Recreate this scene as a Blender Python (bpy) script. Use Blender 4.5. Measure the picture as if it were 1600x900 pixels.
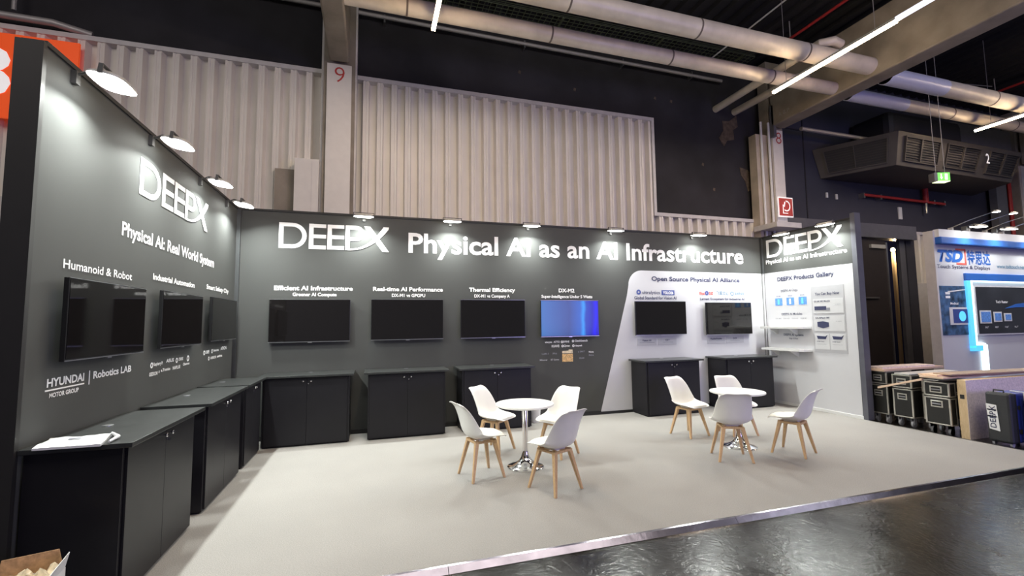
import bpy, math, random
from math import sin, cos, pi, radians
from mathutils import Vector, Matrix
random.seed(7)
for o in list(bpy.data.objects): bpy.data.objects.remove(o)
S = bpy.context.scene
COL = S.collection

# ---------------------------------------------------------------- camera
yaw, pit, rol, FPX = 0.2999, 0.0783, -0.0113, 700.65
fw = Vector((sin(yaw)*cos(pit), cos(yaw)*cos(pit), sin(pit)))
r0 = Vector((cos(yaw), -sin(yaw), 0)); u0 = r0.cross(fw)
rr = cos(rol)*r0 + sin(rol)*u0; uu = -sin(rol)*r0 + cos(rol)*u0
cam = bpy.data.cameras.new('camera'); cam.sensor_width = 36; cam.lens = FPX*36/1600; cam.clip_end = 200
co = bpy.data.objects.new('camera', cam); COL.objects.link(co)
co.matrix_world = Matrix(((rr.x, uu.x, -fw.x, 1.976), (rr.y, uu.y, -fw.y, -7.594), (rr.z, uu.z, -fw.z, 1.70), (0, 0, 0, 1)))
S.camera = co
# ---------------------------------------------------------------- world, exposure, hall light
S.view_settings.view_transform = 'Standard'; S.view_settings.look = 'None'
S.view_settings.gamma = 1; S.view_settings.use_curve_mapping = False
S.view_settings.exposure = 0.46
w = bpy.data.worlds.new('world'); S.world = w; w.use_nodes = True
w.node_tree.nodes['Background'].inputs[0].default_value = (0.75, 0.74, 0.85, 1)
w.node_tree.nodes['Background'].inputs[1].default_value = 0.15
FLOOD_W = 46.0; FLOOD_C = (0.95, 1.0, 0.95)
STRIP_E = 40.0; STRIP_C = (1.0, 0.74, 0.46)
def area(name, loc, rot, sx, sy, e, c):
    l = bpy.data.lights.new(name, 'AREA'); l.shape = 'RECTANGLE'; l.size = sx; l.size_y = sy; l.energy = e; l.color = c
    o = bpy.data.objects.new(name, l); COL.objects.link(o); o.location = loc; o.rotation_euler = rot; return o
# fill added for the hall's unseen lamps, behind and beside the camera
area('unseen_hall_light', (4.5, -9.5, 7.6), (radians(36), 0, 0), 9, 3, 250, (1, 0.93, 0.87))
area('unseen_hall_light', (14.0, -8.0, 7.6), (radians(10), 0, 0), 6, 5, 150, (0.86, 0.88, 1.0))
area('unseen_hall_light', (-4.0, -5.5, 7.6), (radians(36), 0, 0), 4, 5, 150, (1, 0.92, 0.85))
# violet-blue glow of the stand opposite
area('unseen_hall_light', (11.0, -12.5, 2.2), (radians(90), 0, radians(12)), 3.6, 2.2, 190, (0.42, 0.36, 1.0))

# ---------------------------------------------------------------- materials
def mat(name, c, rough=0.6, metal=0.0, var=0.06, scale=8.0, bump=0.0, bscale=60.0, emit=None, es=0.0, spec=0.5, coat=0.0, tr=0.0):
    m = bpy.data.materials.new(name); m.use_nodes = True
    nt = m.node_tree; b = nt.nodes['Principled BSDF']
    tc = nt.nodes.new('ShaderNodeTexCoord')
    n = nt.nodes.new('ShaderNodeTexNoise'); n.inputs['Scale'].default_value = scale; n.inputs['Detail'].default_value = 4
    nt.links.new(tc.outputs['Object'], n.inputs['Vector'])
    r = nt.nodes.new('ShaderNodeValToRGB')
    r.color_ramp.elements[0].position = 0.3; r.color_ramp.elements[1].position = 0.7
    r.color_ramp.elements[0].color = tuple(max(0, x*(1-var)) for x in c)+(1,)
    r.color_ramp.elements[1].color = tuple(min(1, x*(1+var)) for x in c)+(1,)
    nt.links.new(n.outputs['Fac'], r.inputs[0]); nt.links.new(r.outputs[0], b.inputs['Base Color'])
    b.inputs['Roughness'].default_value = rough; b.inputs['Metallic'].default_value = metal
    b.inputs['Specular IOR Level'].default_value = spec; b.inputs['Coat Weight'].default_value = coat
    if tr: b.inputs['Transmission Weight'].default_value = tr
    if emit: b.inputs['Emission Color'].default_value = tuple(emit)+(1,); b.inputs['Emission Strength'].default_value = es
    if bump:
        n2 = nt.nodes.new('ShaderNodeTexNoise'); n2.inputs['Scale'].default_value = bscale; n2.inputs['Detail'].default_value = 3
        nt.links.new(tc.outputs['Object'], n2.inputs['Vector'])
        bp = nt.nodes.new('ShaderNodeBump'); bp.inputs['Strength'].default_value = bump; bp.inputs['Distance'].default_value = 0.01
        nt.links.new(n2.outputs['Fac'], bp.inputs['Height']); nt.links.new(bp.outputs[0], b.inputs['Normal'])
    return m
def wood(name, c1, c2, rough=0.5, sc=(1, 1, 12)):
    m = mat(name, c1, rough); nt = m.node_tree; b = nt.nodes['Principled BSDF']
    tc = nt.nodes.new('ShaderNodeTexCoord'); mp = nt.nodes.new('ShaderNodeMapping'); mp.inputs['Scale'].default_value = sc
    wv = nt.nodes.new('ShaderNodeTexNoise'); wv.inputs['Scale'].default_value = 6; wv.inputs['Detail'].default_value = 8; wv.inputs['Distortion'].default_value = 1.2
    r = nt.nodes.new('ShaderNodeValToRGB'); r.color_ramp.elements[0].color = c1+(1,); r.color_ramp.elements[1].color = c2+(1,)
    r.color_ramp.elements[0].position = .3; r.color_ramp.elements[1].position = .7
    nt.links.new(tc.outputs['Object'], mp.inputs[0]); nt.links.new(mp.outputs[0], wv.inputs['Vector'])
    nt.links.new(wv.outputs['Fac'], r.inputs[0]); nt.links.new(r.outputs[0], b.inputs['Base Color'])
    return m
M = dict(
 print_black=mat('print_black', (0.072, 0.074, 0.072), 0.62, var=0.03, scale=2, bump=0.05, bscale=250, spec=0.22),
 frame_black=mat('frame_black', (0.022, 0.021, 0.021), 0.5),
 profile=mat('profile', (0.10, 0.105, 0.11), 0.4, 0.5),
 print_white=mat('print_white', (0.58, 0.58, 0.61), 0.5, var=0.02, scale=2),
 letter=mat('letter', (0.93, 0.93, 0.93), 0.5, var=0.01, emit=(1, 1, 1), es=0.0),
 ink=mat('ink', (0.035, 0.04, 0.10), 0.5), ink_grey=mat('ink_grey', (0.25, 0.26, 0.30), 0.5),
 ink_blue=mat('ink_blue', (0.05, 0.08, 0.30), 0.5), ink_red=mat('ink_red', (0.7, 0.13, 0.10), 0.5),
 ink_teal=mat('ink_teal', (0.08, 0.22, 0.35), 0.5),
 cabinet=mat('cabinet', (0.011, 0.0105, 0.013), 0.42, var=0.1, scale=5, spec=0.32),
 cabinet_top=mat('cabinet_top', (0.028, 0.03, 0.03), 0.33, var=0.25, scale=7, bump=0.05, bscale=30),
 gap=mat('gap', (0.004, 0.004, 0.004), 0.8),
 chrome=mat('chrome', (0.82, 0.82, 0.84), 0.09, 1.0, var=0.02), steel=mat('steel', (0.55, 0.55, 0.56), 0.32, 1.0),
 screen=mat('screen', (0.007, 0.006, 0.006), 0.04, spec=0.6, var=0.02), bezel=mat('bezel', (0.012, 0.012, 0.013), 0.3),
 plastic=mat('plastic', (0.80, 0.79, 0.76), 0.38, var=0.02), pad=mat('pad', (0.80, 0.78, 0.72), 0.5, var=0.03, bump=0.06, bscale=90),
 table_top=mat('table_top', (0.84, 0.84, 0.81), 0.35, var=0.01),
 oak=wood('oak', (0.50, 0.31, 0.155), (0.66, 0.45, 0.25), 0.45, (20, 20, 2)),
 board=wood('board', (0.62, 0.43, 0.30), (0.74, 0.56, 0.43), 0.6, (2, 25, 25)),
 board_dark=wood('board_dark', (0.36, 0.25, 0.18), (0.48, 0.36, 0.27), 0.6, (2, 25, 25)),
 ply=wood('ply', (0.60, 0.43, 0.24), (0.72, 0.55, 0.34), 0.6, (14, 14, 2)),
 foam=mat('foam', (0.80, 0.68, 0.64), 0.8, var=0.15, scale=30, bump=0.6, bscale=40),
 clad=mat('clad', (0.78, 0.74, 0.69), 0.5, var=0.05, scale=1.5), clad_trim=mat('clad_trim', (0.62, 0.60, 0.60), 0.5),
 col_white=mat('col_white', (0.70, 0.67, 0.65), 0.6, var=0.03), concrete=mat('concrete', (0.27, 0.235, 0.195), 0.85, var=0.22, scale=2.2, bump=0.2, bscale=25),
 wall_dark=mat('wall_dark', (0.022, 0.021, 0.026), 0.85, var=0.35, scale=1.3, bump=0.2, bscale=8),
 wall_navy=mat('wall_navy', (0.040, 0.041, 0.060), 0.8, var=0.12, scale=1.2),
 torn=mat('torn', (0.10, 0.075, 0.055), 0.9, var=0.4, scale=9),
 roof=mat('roof', (0.013, 0.013, 0.015), 0.7), lacquer=mat('lacquer', (0.11, 0.112, 0.135), 0.3, var=0.08),
 pipe=mat('pipe', (0.72, 0.65, 0.56), 0.42, 0.1, var=0.12, scale=3), pipe_white=mat('pipe_white', (0.72, 0.74, 0.90), 0.3, 0.1, var=0.02),
 pipe_band=mat('pipe_band', (0.16, 0.13, 0.11), 0.6), conduit=mat('conduit', (0.42, 0.40, 0.40), 0.5, 0.4),
 red=mat('red', (0.45, 0.03, 0.03), 0.5), sign_orange_glow=mat('sign_orange_glow', (0.95, 0.10, 0.012), 0.5, var=0.02, emit=(1, 0.10, 0.01), es=0.25),  # the orange board is unlit, a faint glow is put into its colour
 sign_red=mat('sign_red', (0.55, 0.02, 0.025), 0.45), sign_white_glow=mat('sign_white_glow', (0.9, 0.87, 0.88), 0.5, emit=(1, .95, .95), es=0.35),  # white of unlit signs and numerals, emission added to brighten it
 hvac=mat('hvac', (0.080, 0.072, 0.067), 0.6, var=0.12, scale=2), hvac_dark=mat('hvac_dark', (0.022, 0.022, 0.026), 0.6),
 hvac_slat=mat('hvac_slat', (0.04, 0.037, 0.036), 0.6), galv=mat('galv', (0.20, 0.20, 0.21), 0.45, 0.5), tray=mat('tray', (0.10, 0.12, 0.07), 0.6, 0.3),
 blue=mat('blue', (0.025, 0.13, 0.48), 0.45, var=0.03), sky_blue=mat('sky_blue', (0.10, 0.45, 0.85), 0.4, emit=(0.1, 0.55, 1.0), es=0.7),
 neon=mat('neon', (0.8, 0.95, 1), 0.5, emit=(0.75, 0.97, 1.0), es=2.2),
 poster_dark=mat('poster_dark', (0.025, 0.028, 0.036), 0.4, var=0.3, scale=2), poster_blue=mat('poster_blue', (0.05, 0.11, 0.22), 0.4, var=0.8, scale=7),
 suit_black=mat('suit_black', (0.03, 0.032, 0.036), 0.5, bump=0.2, bscale=90), suit_blue_lit=mat('suit_blue_lit', (0.02, 0.035, 0.28), 0.4, var=0.1),  # blue light falling on the black suitcases is put into the second colour
 case_black=mat('case_black', (0.014, 0.014, 0.013), 0.55, bump=0.2, bscale=150), alu=mat('alu', (0.62, 0.60, 0.54), 0.3, 0.75),
 paper=mat('paper', (0.85, 0.86, 0.88), 0.3, var=0.03, coat=0.4), kraft=mat('kraft', (0.42, 0.25, 0.13), 0.7, var=0.3, scale=25, bump=0.4, bscale=30),
 cream=mat('cream', (0.72, 0.62, 0.45), 0.6, var=0.25, scale=30), white=mat('white', (0.72, 0.72, 0.72), 0.5, var=0.02),
 grey_panel=mat('grey_panel', (0.46, 0.46, 0.49), 0.5, var=0.02), card=mat('card', (0.58, 0.58, 0.60), 0.5, var=0.02),
 rubber=mat('rubber', (0.02, 0.02, 0.02), 0.7), grey_wheel=mat('grey_wheel', (0.35, 0.35, 0.38), 0.5),
 glass=mat('flood_glass', (1, 1, 1), 0.3, emit=(0.98, 1.0, 0.94), es=14.0), lamp_body=mat('lamp_body', (0.55, 0.55, 0.54), 0.4, 0.3),
 lamp_dark=mat('lamp_dark', (0.10, 0.10, 0.10), 0.4, 0.3),
 strip=mat('strip', (1, 1, 1), 0.5, emit=STRIP_C, es=STRIP_E), strip_cold=mat('strip_cold', (0.8, 0.82, 0.9), 0.5, emit=(0.75, 0.8, 1.0), es=1.1),
 exit_green=mat('exit_green', (0.1, 0.5, 0.1), 0.5, emit=(0.18, 0.75, 0.10), es=0.9), exit_white=mat('exit_white', (0.9, 1, 0.7), 0.5, emit=(0.9, 1.0, 0.55), es=1.2),
 bulb=mat('bulb', (1, 1, 1), 0.5, emit=(1, 0.78, 0.4), es=9), navy_dark=mat('navy_dark', (0.02, 0.028, 0.13), 0.8), door_brown=mat('door_brown', (0.030, 0.024, 0.026), 0.5),
 gold=mat('gold', (0.65, 0.42, 0.18), 0.5, var=0.5, scale=60), chip=mat('chip', (0.12, 0.30, 0.72), 0.4, var=0.4, scale=60),
 beige=mat('beige', (0.46, 0.40, 0.33), 0.6, var=0.15, scale=3), trim_metal=mat('trim_metal', (0.24, 0.22, 0.25), 0.20, 1.0, var=0.3, scale=3, bump=0.25, bscale=6), skirt=mat('skirt', (0.012, 0.012, 0.012), 0.5), leaf=mat('leaf', (0.03, 0.09, 0.03), 0.6),
)
# carpet: fine felt
def carpet_mat():
    m = mat('carpet_felt', (0.315, 0.302, 0.288), 0.95, var=0.05, scale=1.1, spec=0.15); nt = m.node_tree; b = nt.nodes['Principled BSDF']
    src = b.inputs['Base Color'].links[0].from_socket
    tc = nt.nodes.new('ShaderNodeTexCoord'); n = nt.nodes.new('ShaderNodeTexNoise'); n.inputs['Scale'].default_value = 130; n.inputs['Detail'].default_value = 2
    nt.links.new(tc.outputs['Object'], n.inputs['Vector'])
    mp = nt.nodes.new('ShaderNodeMapRange'); mp.inputs[1].default_value = .3; mp.inputs[2].default_value = .7; mp.inputs[3].default_value = 0.84; mp.inputs[4].default_value = 1.12
    nt.links.new(n.outputs['Fac'], mp.inputs[0])
    mx = nt.nodes.new('ShaderNodeVectorMath'); mx.operation = 'SCALE'
    nt.links.new(src, mx.inputs[0]); nt.links.new(mp.outputs[0], mx.inputs['Scale']); nt.links.new(mx.outputs[0], b.inputs['Base Color'])
    bp = nt.nodes.new('ShaderNodeBump'); bp.inputs['Strength'].default_value = .5; bp.inputs['Distance'].default_value = 0.004
    nt.links.new(n.outputs['Fac'], bp.inputs['Height']); nt.links.new(bp.outputs[0], b.inputs['Normal'])
    return m
M['carpet'] = carpet_mat()
def asphalt_mat():
    m = mat('polished_asphalt', (0.018, 0.016, 0.014), 0.22, var=0.35, scale=2.2, spec=0.25); nt = m.node_tree; b = nt.nodes['Principled BSDF']
    tc = nt.nodes.new('ShaderNodeTexCoord')
    n = nt.nodes.new('ShaderNodeTexNoise'); n.inputs['Scale'].default_value = 1.6; n.inputs['Detail'].default_value = 9; n.inputs['Roughness'].default_value = .7; n.inputs['Distortion'].default_value = .2
    nt.links.new(tc.outputs['Object'], n.inputs['Vector'])
    mp = nt.nodes.new('ShaderNodeMapRange'); mp.inputs[1].default_value = .35; mp.inputs[2].default_value = .7; mp.inputs[3].default_value = 0.15; mp.inputs[4].default_value = .32
    nt.links.new(n.outputs['Fac'], mp.inputs[0]); nt.links.new(mp.outputs[0], b.inputs['Roughness'])
    n2 = nt.nodes.new('ShaderNodeTexNoise'); n2.inputs['Scale'].default_value = 14; n2.inputs['Detail'].default_value = 6; n2.inputs['Distortion'].default_value = 1.5
    nt.links.new(tc.outputs['Object'], n2.inputs['Vector'])
    bp = nt.nodes.new('ShaderNodeBump'); bp.inputs['Strength'].default_value = .14; bp.inputs['Distance'].default_value = 0.02
    nt.links.new(n2.outputs['Fac'], bp.inputs['Height']); nt.links.new(bp.outputs[0], b.inputs['Normal'])
    return m
M['asphalt'] = asphalt_mat()
def bluescreen_mat():   # a lit screen: pale blue wash at the left, deep blue at the right
    m = bpy.data.materials.new('lit_screen'); m.use_nodes = True; nt = m.node_tree; b = nt.nodes['Principled BSDF']
    tc = nt.nodes.new('ShaderNodeTexCoord'); sp = nt.nodes.new('ShaderNodeSeparateXYZ'); nt.links.new(tc.outputs['Object'], sp.inputs[0])
    n = nt.nodes.new('ShaderNodeTexNoise'); n.inputs['Scale'].default_value = 3.0; nt.links.new(tc.outputs['Object'], n.inputs['Vector'])
    a = nt.nodes.new('ShaderNodeMath'); a.operation = 'MULTIPLY_ADD'; a.inputs[1].default_value = .10; nt.links.new(n.outputs['Fac'], a.inputs[0]); nt.links.new(sp.outputs['X'], a.inputs[2])
    mp = nt.nodes.new('ShaderNodeMapRange'); mp.inputs[1].default_value = -.57; mp.inputs[2].default_value = .60; nt.links.new(a.outputs[0], mp.inputs[0])
    r = nt.nodes.new('ShaderNodeValToRGB'); e = r.color_ramp.elements
    e[0].position = 0; e[0].color = (.04, .19, .45, 1); e[1].position = 1; e[1].color = (.0, .0, .55, 1)
    for p, c in ((.12, (.055, .16, .42)), (.5, (.04, .085, .25)), (.70, (.03, .13, .50)), (.755, (.03, .33, .9)), (.80, (.01, .06, .42)), (.90, (.0, .01, .42)), (.97, (0, 0, .9))):
        q = e.new(p); q.color = c+(1,)
    nt.links.new(mp.outputs[0], r.inputs[0]); nt.links.new(r.outputs[0], b.inputs['Emission Color']); b.inputs['Emission Strength'].default_value = .75
    b.inputs['Base Color'].default_value = (0.01, 0.01, 0.02, 1); b.inputs['Roughness'].default_value = .12; b.inputs['Specular IOR Level'].default_value = .2
    return m
M['lit_screen'] = bluescreen_mat()

# ---------------------------------------------------------------- builders
class MB:
    def __init__(s): s.v = []; s.f = []
    def add(s, vs, fs):
        k = len(s.v); s.v += [tuple(v) for v in vs]; s.f += [tuple(i+k for i in f) for f in fs]; return s
    def hexa(s, p):   # p: 4 bottom (ccw) + 4 top
        return s.add(p, [(3, 2, 1, 0), (4, 5, 6, 7), (0, 1, 5, 4), (1, 2, 6, 5), (2, 3, 7, 6), (3, 0, 4, 7)])
    def box(s, x0, x1, y0, y1, z0, z1):
        return s.hexa([(x0, y0, z0), (x1, y0, z0), (x1, y1, z0), (x0, y1, z0), (x0, y0, z1), (x1, y0, z1), (x1, y1, z1), (x0, y1, z1)])
    def tube(s, pts, rs, n=12, cap=True):
        pts = [Vector(p) for p in pts]
        if not isinstance(rs, (list, tuple)): rs = [rs]*len(pts)
        vs = []; fs = []; ref = None
        for i, p in enumerate(pts):
            d = (pts[min(i+1, len(pts)-1)]-pts[max(i-1, 0)]).normalized()
            if ref is None: ref = Vector((0, 0, 1)) if abs(d.z) < .9 else Vector((1, 0, 0))
            a = d.cross(ref).normalized(); b = d.cross(a).normalized()
            for k in range(n): t = 2*pi*k/n; vs.append(p+(a*cos(t)+b*sin(t))*rs[i])
        for i in range(len(pts)-1):
            for k in range(n): fs.append((i*n+k, i*n+(k+1) % n, (i+1)*n+(k+1) % n, (i+1)*n+k))
        if cap: fs.append(tuple(range(n))[::-1]); fs.append(tuple(range((len(pts)-1)*n, len(pts)*n)))
        return s.add(vs, fs)
    def bar(s, p0, p1, w0, w1=None, rz=0.0):   # square bar, tapered
        w1 = w1 or w0
        p0, p1 = Vector(p0), Vector(p1); c = [(cos(rz+pi/4+k*pi/2), sin(rz+pi/4+k*pi/2)) for k in range(4)]
        return s.hexa([p0+Vector((a, b, 0))*w0*.707 for a, b in c]+[p1+Vector((a, b, 0))*w1*.707 for a, b in c])
    def lathe(s, prof, c=(0, 0, 0), n=28):
        vs = []; fs = []
        for r, z in prof:
            for k in range(n): t = 2*pi*k/n; vs.append((c[0]+r*cos(t), c[1]+r*sin(t), c[2]+z))
        for i in range(len(prof)-1):
            for k in range(n): fs.append((i*n+k, i*n+(k+1) % n, (i+1)*n+(k+1) % n, (i+1)*n+k))
        if prof[0][0] > 1e-4: fs.append(tuple(range(n))[::-1])
        if prof[-1][0] > 1e-4: fs.append(tuple(range((len(prof)-1)*n, len(prof)*n)))
        return s.add(vs, fs)
    def xform(s, m): s.v = [tuple(m @ Vector(v)) for v in s.v]; return s
    def build(s, name, m, parent=None, smooth=False, bevel=0.0):
        me = bpy.data.meshes.new(name); me.from_pydata(s.v, [], s.f); me.update(); me.materials.append(m if not isinstance(m, str) else M[m])
        if smooth:
            for p in me.polygons: p.use_smooth = True
            me.set_sharp_from_angle(angle=radians(38))
        o = bpy.data.objects.new(name, me); COL.objects.link(o)
        if parent: o.parent = parent
        if bevel: b = o.modifiers.new('bevel', 'BEVEL'); b.width = bevel; b.segments = 2; b.limit_method = 'ANGLE'
        return o
def tag(o, label=None, cat=None, group=None, kind=None):
    if label: o['label'] = label
    if cat: o['category'] = cat
    if group: o['group'] = group
    if kind: o['kind'] = kind
    return o
def thing(name, label, cat, loc=(0, 0, 0), rz=0.0, group=None):
    o = bpy.data.objects.new(name, None); COL.objects.link(o); o.location = loc; o.rotation_euler = (0, 0, rz); o.empty_display_size = .2
    return tag(o, label, cat, group)
def kids(o): return [c for c in COL.objects if c.parent == o]
def copy_tree(o, parent=None):
    c = o.copy(); COL.objects.link(c); c.parent = parent
    for ch in kids(o): copy_tree(ch, c)
    return c
# planes for print: 'B' faces -y at y=val, 'L' faces +x at x=val, 'R' faces -x at x=val
def on(pl, val, a, z, off=0.002):
    if pl == 'B': return Vector((a, val-off, z))
    if pl == 'L': return Vector((val+off, a, z))
    return Vector((val-off, a, z))
def plate(pl, val, pts, m, parent, name='print', off=0.004, z=0):
    mb = MB(); n = len(pts)
    back = [on(pl, val, a, zz, 0.0) for a, zz in pts]; front = [on(pl, val, a, zz, off) for a, zz in pts]
    mb.add(back+front, [tuple(range(n))[::-1], tuple(range(n, 2*n))]+[(i, (i+1) % n, n+(i+1) % n, n+i) for i in range(n)])
    return mb.build(name, m, parent)
def rect(a0, a1, z0, z1): return [(a0, z0), (a1, z0), (a1, z1), (a0, z1)]
def text(pl, val, s, a0, a1, zb, cap, m, parent, bold=0.0, off=0.003, name='lettering', sp=1.0, shear=0):
    """lettering from a0 (its left end) to a1 with its base line at zb and capitals cap high"""
    def mk(body):
        c = bpy.data.curves.new('t', 'FONT'); c.body = body; c.size = 1; c.offset = bold; c.space_character = sp; c.resolution_u = 3; c.shear = shear
        o = bpy.data.objects.new('t', c); COL.objects.link(o); bpy.context.view_layer.update()
        me = bpy.data.meshes.new_from_object(o.evaluated_get(bpy.context.evaluated_depsgraph_get()))
        bpy.data.objects.remove(o); bpy.data.curves.remove(c); return me
    if not hasattr(text, 'cap'): text.cap = {}
    if bold not in text.cap:
        h = mk('H'); text.cap[bold] = (min(v.co.y for v in h.vertices), max(v.co.y for v in h.vertices))
    c0, c1 = text.cap[bold]; me = mk(s)
    if not me.vertices: return None
    x0 = min(v.co.x for v in me.vertices); x1 = max(v.co.x for v in me.vertices)
    for v in me.vertices:
        a = a0+(v.co.x-x0)/(x1-x0)*(a1-a0); zz = zb+(v.co.y-c0)/(c1-c0)*cap
        v.co = on(pl, val, a, zz, off)
    me.materials.clear(); me.materials.append(M[m] if isinstance(m, str) else m)
    me.name = name; o = bpy.data.objects.new(name, me); COL.objects.link(o)
    if parent: o.parent = parent
    return o
def strip2(mb, pl, val, A, B, off=.004):
    n = len(A); vs = [on(pl, val, a, z, off) for a, z in A]+[on(pl, val, a, z, off) for a, z in B]
    mb.add(vs, [(i, i+1, n+i+1, n+i) for i in range(n-1)])
def logo(pl, val, a0, a1, z0, z1, parent):
    """five-letter word mark whose P sweeps up into the X"""
    U = 4.13
    def T(p): return (a0+(a1-a0)*p[0]/U, z0+(z1-z0)*p[1])
    def arc(cx, cy, rx, ry, t0, t1, n=14): return [(cx+rx*cos(t0+(t1-t0)*i/n), cy+ry*sin(t0+(t1-t0)*i/n)) for i in range(n+1)]
    mb = MB(); oo = [.004]
    def S(A, B): oo[0] += .00025; strip2(mb, pl, val, [T(p) for p in A], [T(p) for p in B], oo[0])
    t = .165
    S([(0, 0), (0, 1)], [(t, 0), (t, 1)])
    S([(t, 1)]+arc(.48, .5, .52, .5, pi/2, -pi/2)+[(t, 0)], [(t, 1-t*.9)]+arc(.48, .5, .52-t, .5-t*.9, pi/2, -pi/2)+[(t, t*.9)])
    for x in (1.08, 1.76):
        S([(x, 0), (x, 1)], [(x+t, 0), (x+t, 1)])
        for y in (0, .5-t*.42, 1-t*.9): S([(x+t, y), (x+t, y+t*.88)], [(x+.63, y), (x+.63, y+t*.88)])
    x = 2.44
    S([(x, 0), (x, 1)], [(x+t, 0), (x+t, 1)])
    S([(x+t, 1)]+arc(2.86, .69, .31, .31, pi/2, -pi/2)+[(x+t, .38)], [(x+t, 1-t*.9)]+arc(2.86, .69, .31-t, .31-t*.9, pi/2, -pi/2)+[(x+t, .38+t*.9)])
    S([(3.15, 1), (4.13-.24, -.03)], [(3.15+.24, 1), (4.15, -.03)])
    lo = []; hi = []
    for i in range(21):
        k = i/20; p = (x+t*.5+(4.0-x)*k**.86, 0.0+1.0*k**2.0); lo.append((p[0]+.11*k, p[1]-.005)); hi.append((p[0]-.11*k, p[1]+.05+.03*k if i < 20 else 1.0))
    lo[-1] = (4.14, 1.0); hi[-1] = (3.90, 1.0)
    S(lo, hi)
    return mb.build('logo', 'letter', parent)

# ================================================================ SETTING
MB().box(-14, 34, -18, 1.3, -.24, -.04).build('floor', 'asphalt')['kind'] = 'structure'
# roof deck: ribs running towards the viewer
def deck():
    v = []; f = []; x = -14.0; k = 0
    prof = []
    while x < 34:
        prof += [(x, 8.3), (x+.14, 8.3), (x+.18, 8.38), (x+.30, 8.38), (x+.34, 8.3)]; x += .34
    n = len(prof)
    for y in (1.3, -18):
        v += [(a, y, z) for a, z in prof]
    f = [(i, i+1, n+i+1, n+i) for i in range(n-1)]
    return MB().add(v, f)
dk = deck(); dk.box(-14, 34, -18, 1.3, 8.42, 8.5); dk.build('ceiling', 'roof')['kind'] = 'structure'
# hall wall behind the stand
wr = MB().box(-14, 11.45, 1.25, 1.5, -.04, 8.42).build('wall_rear', 'wall_dark'); wr['kind'] = 'structure'
w2 = MB(); w2.box(11.45, 14.2, 1.25, 1.5, -.04, 8.42); w2.box(14.2, 16.95, 1.25, 1.5, 4.0, 8.42); w2.box(16.95, 34, 1.25, 1.5, -.04, 8.42)
w2 = w2.build('wall_rear_right', 'wall_navy'); w2['kind'] = 'structure'
# a plain side return wall far left and the far right end of the hall
MB().box(-14.2, -14, -18, 1.5, -.04, 8.42).build('wall_far_left', 'wall_dark')['kind'] = 'structure'
# seams of the plaster
for x in (12.9,): MB().box(x, x+.03, 1.235, 1.25, 4.3, 8.2).build('seam', 'wall_dark', w2)
MB().box(12.0, 20.5, 1.235, 1.25, 6.75, 6.78).build('seam', 'wall_dark', w2)
# torn plaster patches
for pts in ([(10.15, 6.25), (10.3, 6.45), (10.28, 6.7), (10.5, 6.72), (10.72, 6.9), (10.75, 6.6), (10.6, 6.5), (10.62, 6.25), (10.4, 6.2), (10.3, 6.05)],
            [(10.75, 5.55), (11.0, 5.5), (11.18, 5.35), (11.15, 5.0), (10.98, 4.95), (10.9, 5.2), (10.78, 5.35)]):
    plate('B', 1.25, pts, 'torn', wr, 'torn_plaster', .012)
for (x, z) in ((6.2, 6.9), (8.3, 7.0), (8.75, 6.98), (4.9, 7.1), (9.6, 5.5), (9.9, 4.9)):
    plate('B', 1.25, [(x, z), (x+.06, z-.02), (x+.07, z+.05), (x+.02, z+.06)], 'torn', wr, 'plaster_chip', .006)
# corrugated cladding in sheets of four ribs
PITCH = .262
def sheet(x0, n, z0, z1, width=None, name='cladding_sheet', parent=wr, m='clad', yb=1.24, dep=.13):
    prof = []
    for i in range(n):
        x = x0+i*PITCH; k = PITCH/.25
        prof += [(x, yb), (x+.110*k, yb), (x+.130*k, yb-dep), (x+.160*k, yb-dep), (x+.167*k, yb-dep+.012), (x+.185*k, yb-dep+.012), (x+.192*k, yb-dep), (x+.226*k, yb-dep)]
    prof.append((x0+n*PITCH, yb))
    if width: prof = [p for p in prof if p[0] <= x0+width]+[(x0+width, yb)]
    v = [(a, y, z0) for a, y in prof]+[(a, y, z1) for a, y in prof]; k = len(prof)
    return MB().add(v, [(i, i+1, k+i+1, k+i) for i in range(k-1)]).build(name, m, parent)
def clad_run(x0, x1, z0, z1, parent=wr):
    x = x0
    while x < x1-.01:
        n = min(4, math.ceil((x1-x)/PITCH-1e-6)); sheet(x, n, z0, z1, width=min(n*PITCH, x1-x), parent=parent); x += n*PITCH
clad_run(-5.95, 1.05, 0, 6.38); clad_run(1.60, 8.10, 0, 6.36); clad_run(8.10, 11.0, 0, 4.12)
tr = MB(); tr.box(-6, 1.05, 1.09, 1.25, 6.38, 6.46); tr.build('top_trim', 'clad_trim', wr)
MB().box(1.60, 8.17, 1.09, 1.25, 6.36, 6.44).build('top_trim', 'clad_trim', wr)
MB().box(8.10, 8.17, 1.09, 1.25, 4.12, 6.36).build('edge_trim', 'clad_trim', wr)
MB().box(8.17, 11.05, 1.09, 1.25, 4.12, 4.2).build('top_trim', 'clad_trim', wr)
clad_run(16.72, 21, 2.7, 4.1, w2)
MB().box(16.72, 21, 1.12, 1.25, 0, 2.7).build('plain_panel', 'clad_trim', w2)
MB().box(16.72, 21, 1.1, 1.25, 4.1, 4.18).build('top_trim', 'clad_trim', w2)
MB().box(-3.75, -2.9, 1.02, 1.14, 0, 3.7).build('plain_panel', 'clad_trim', wr)
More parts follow.
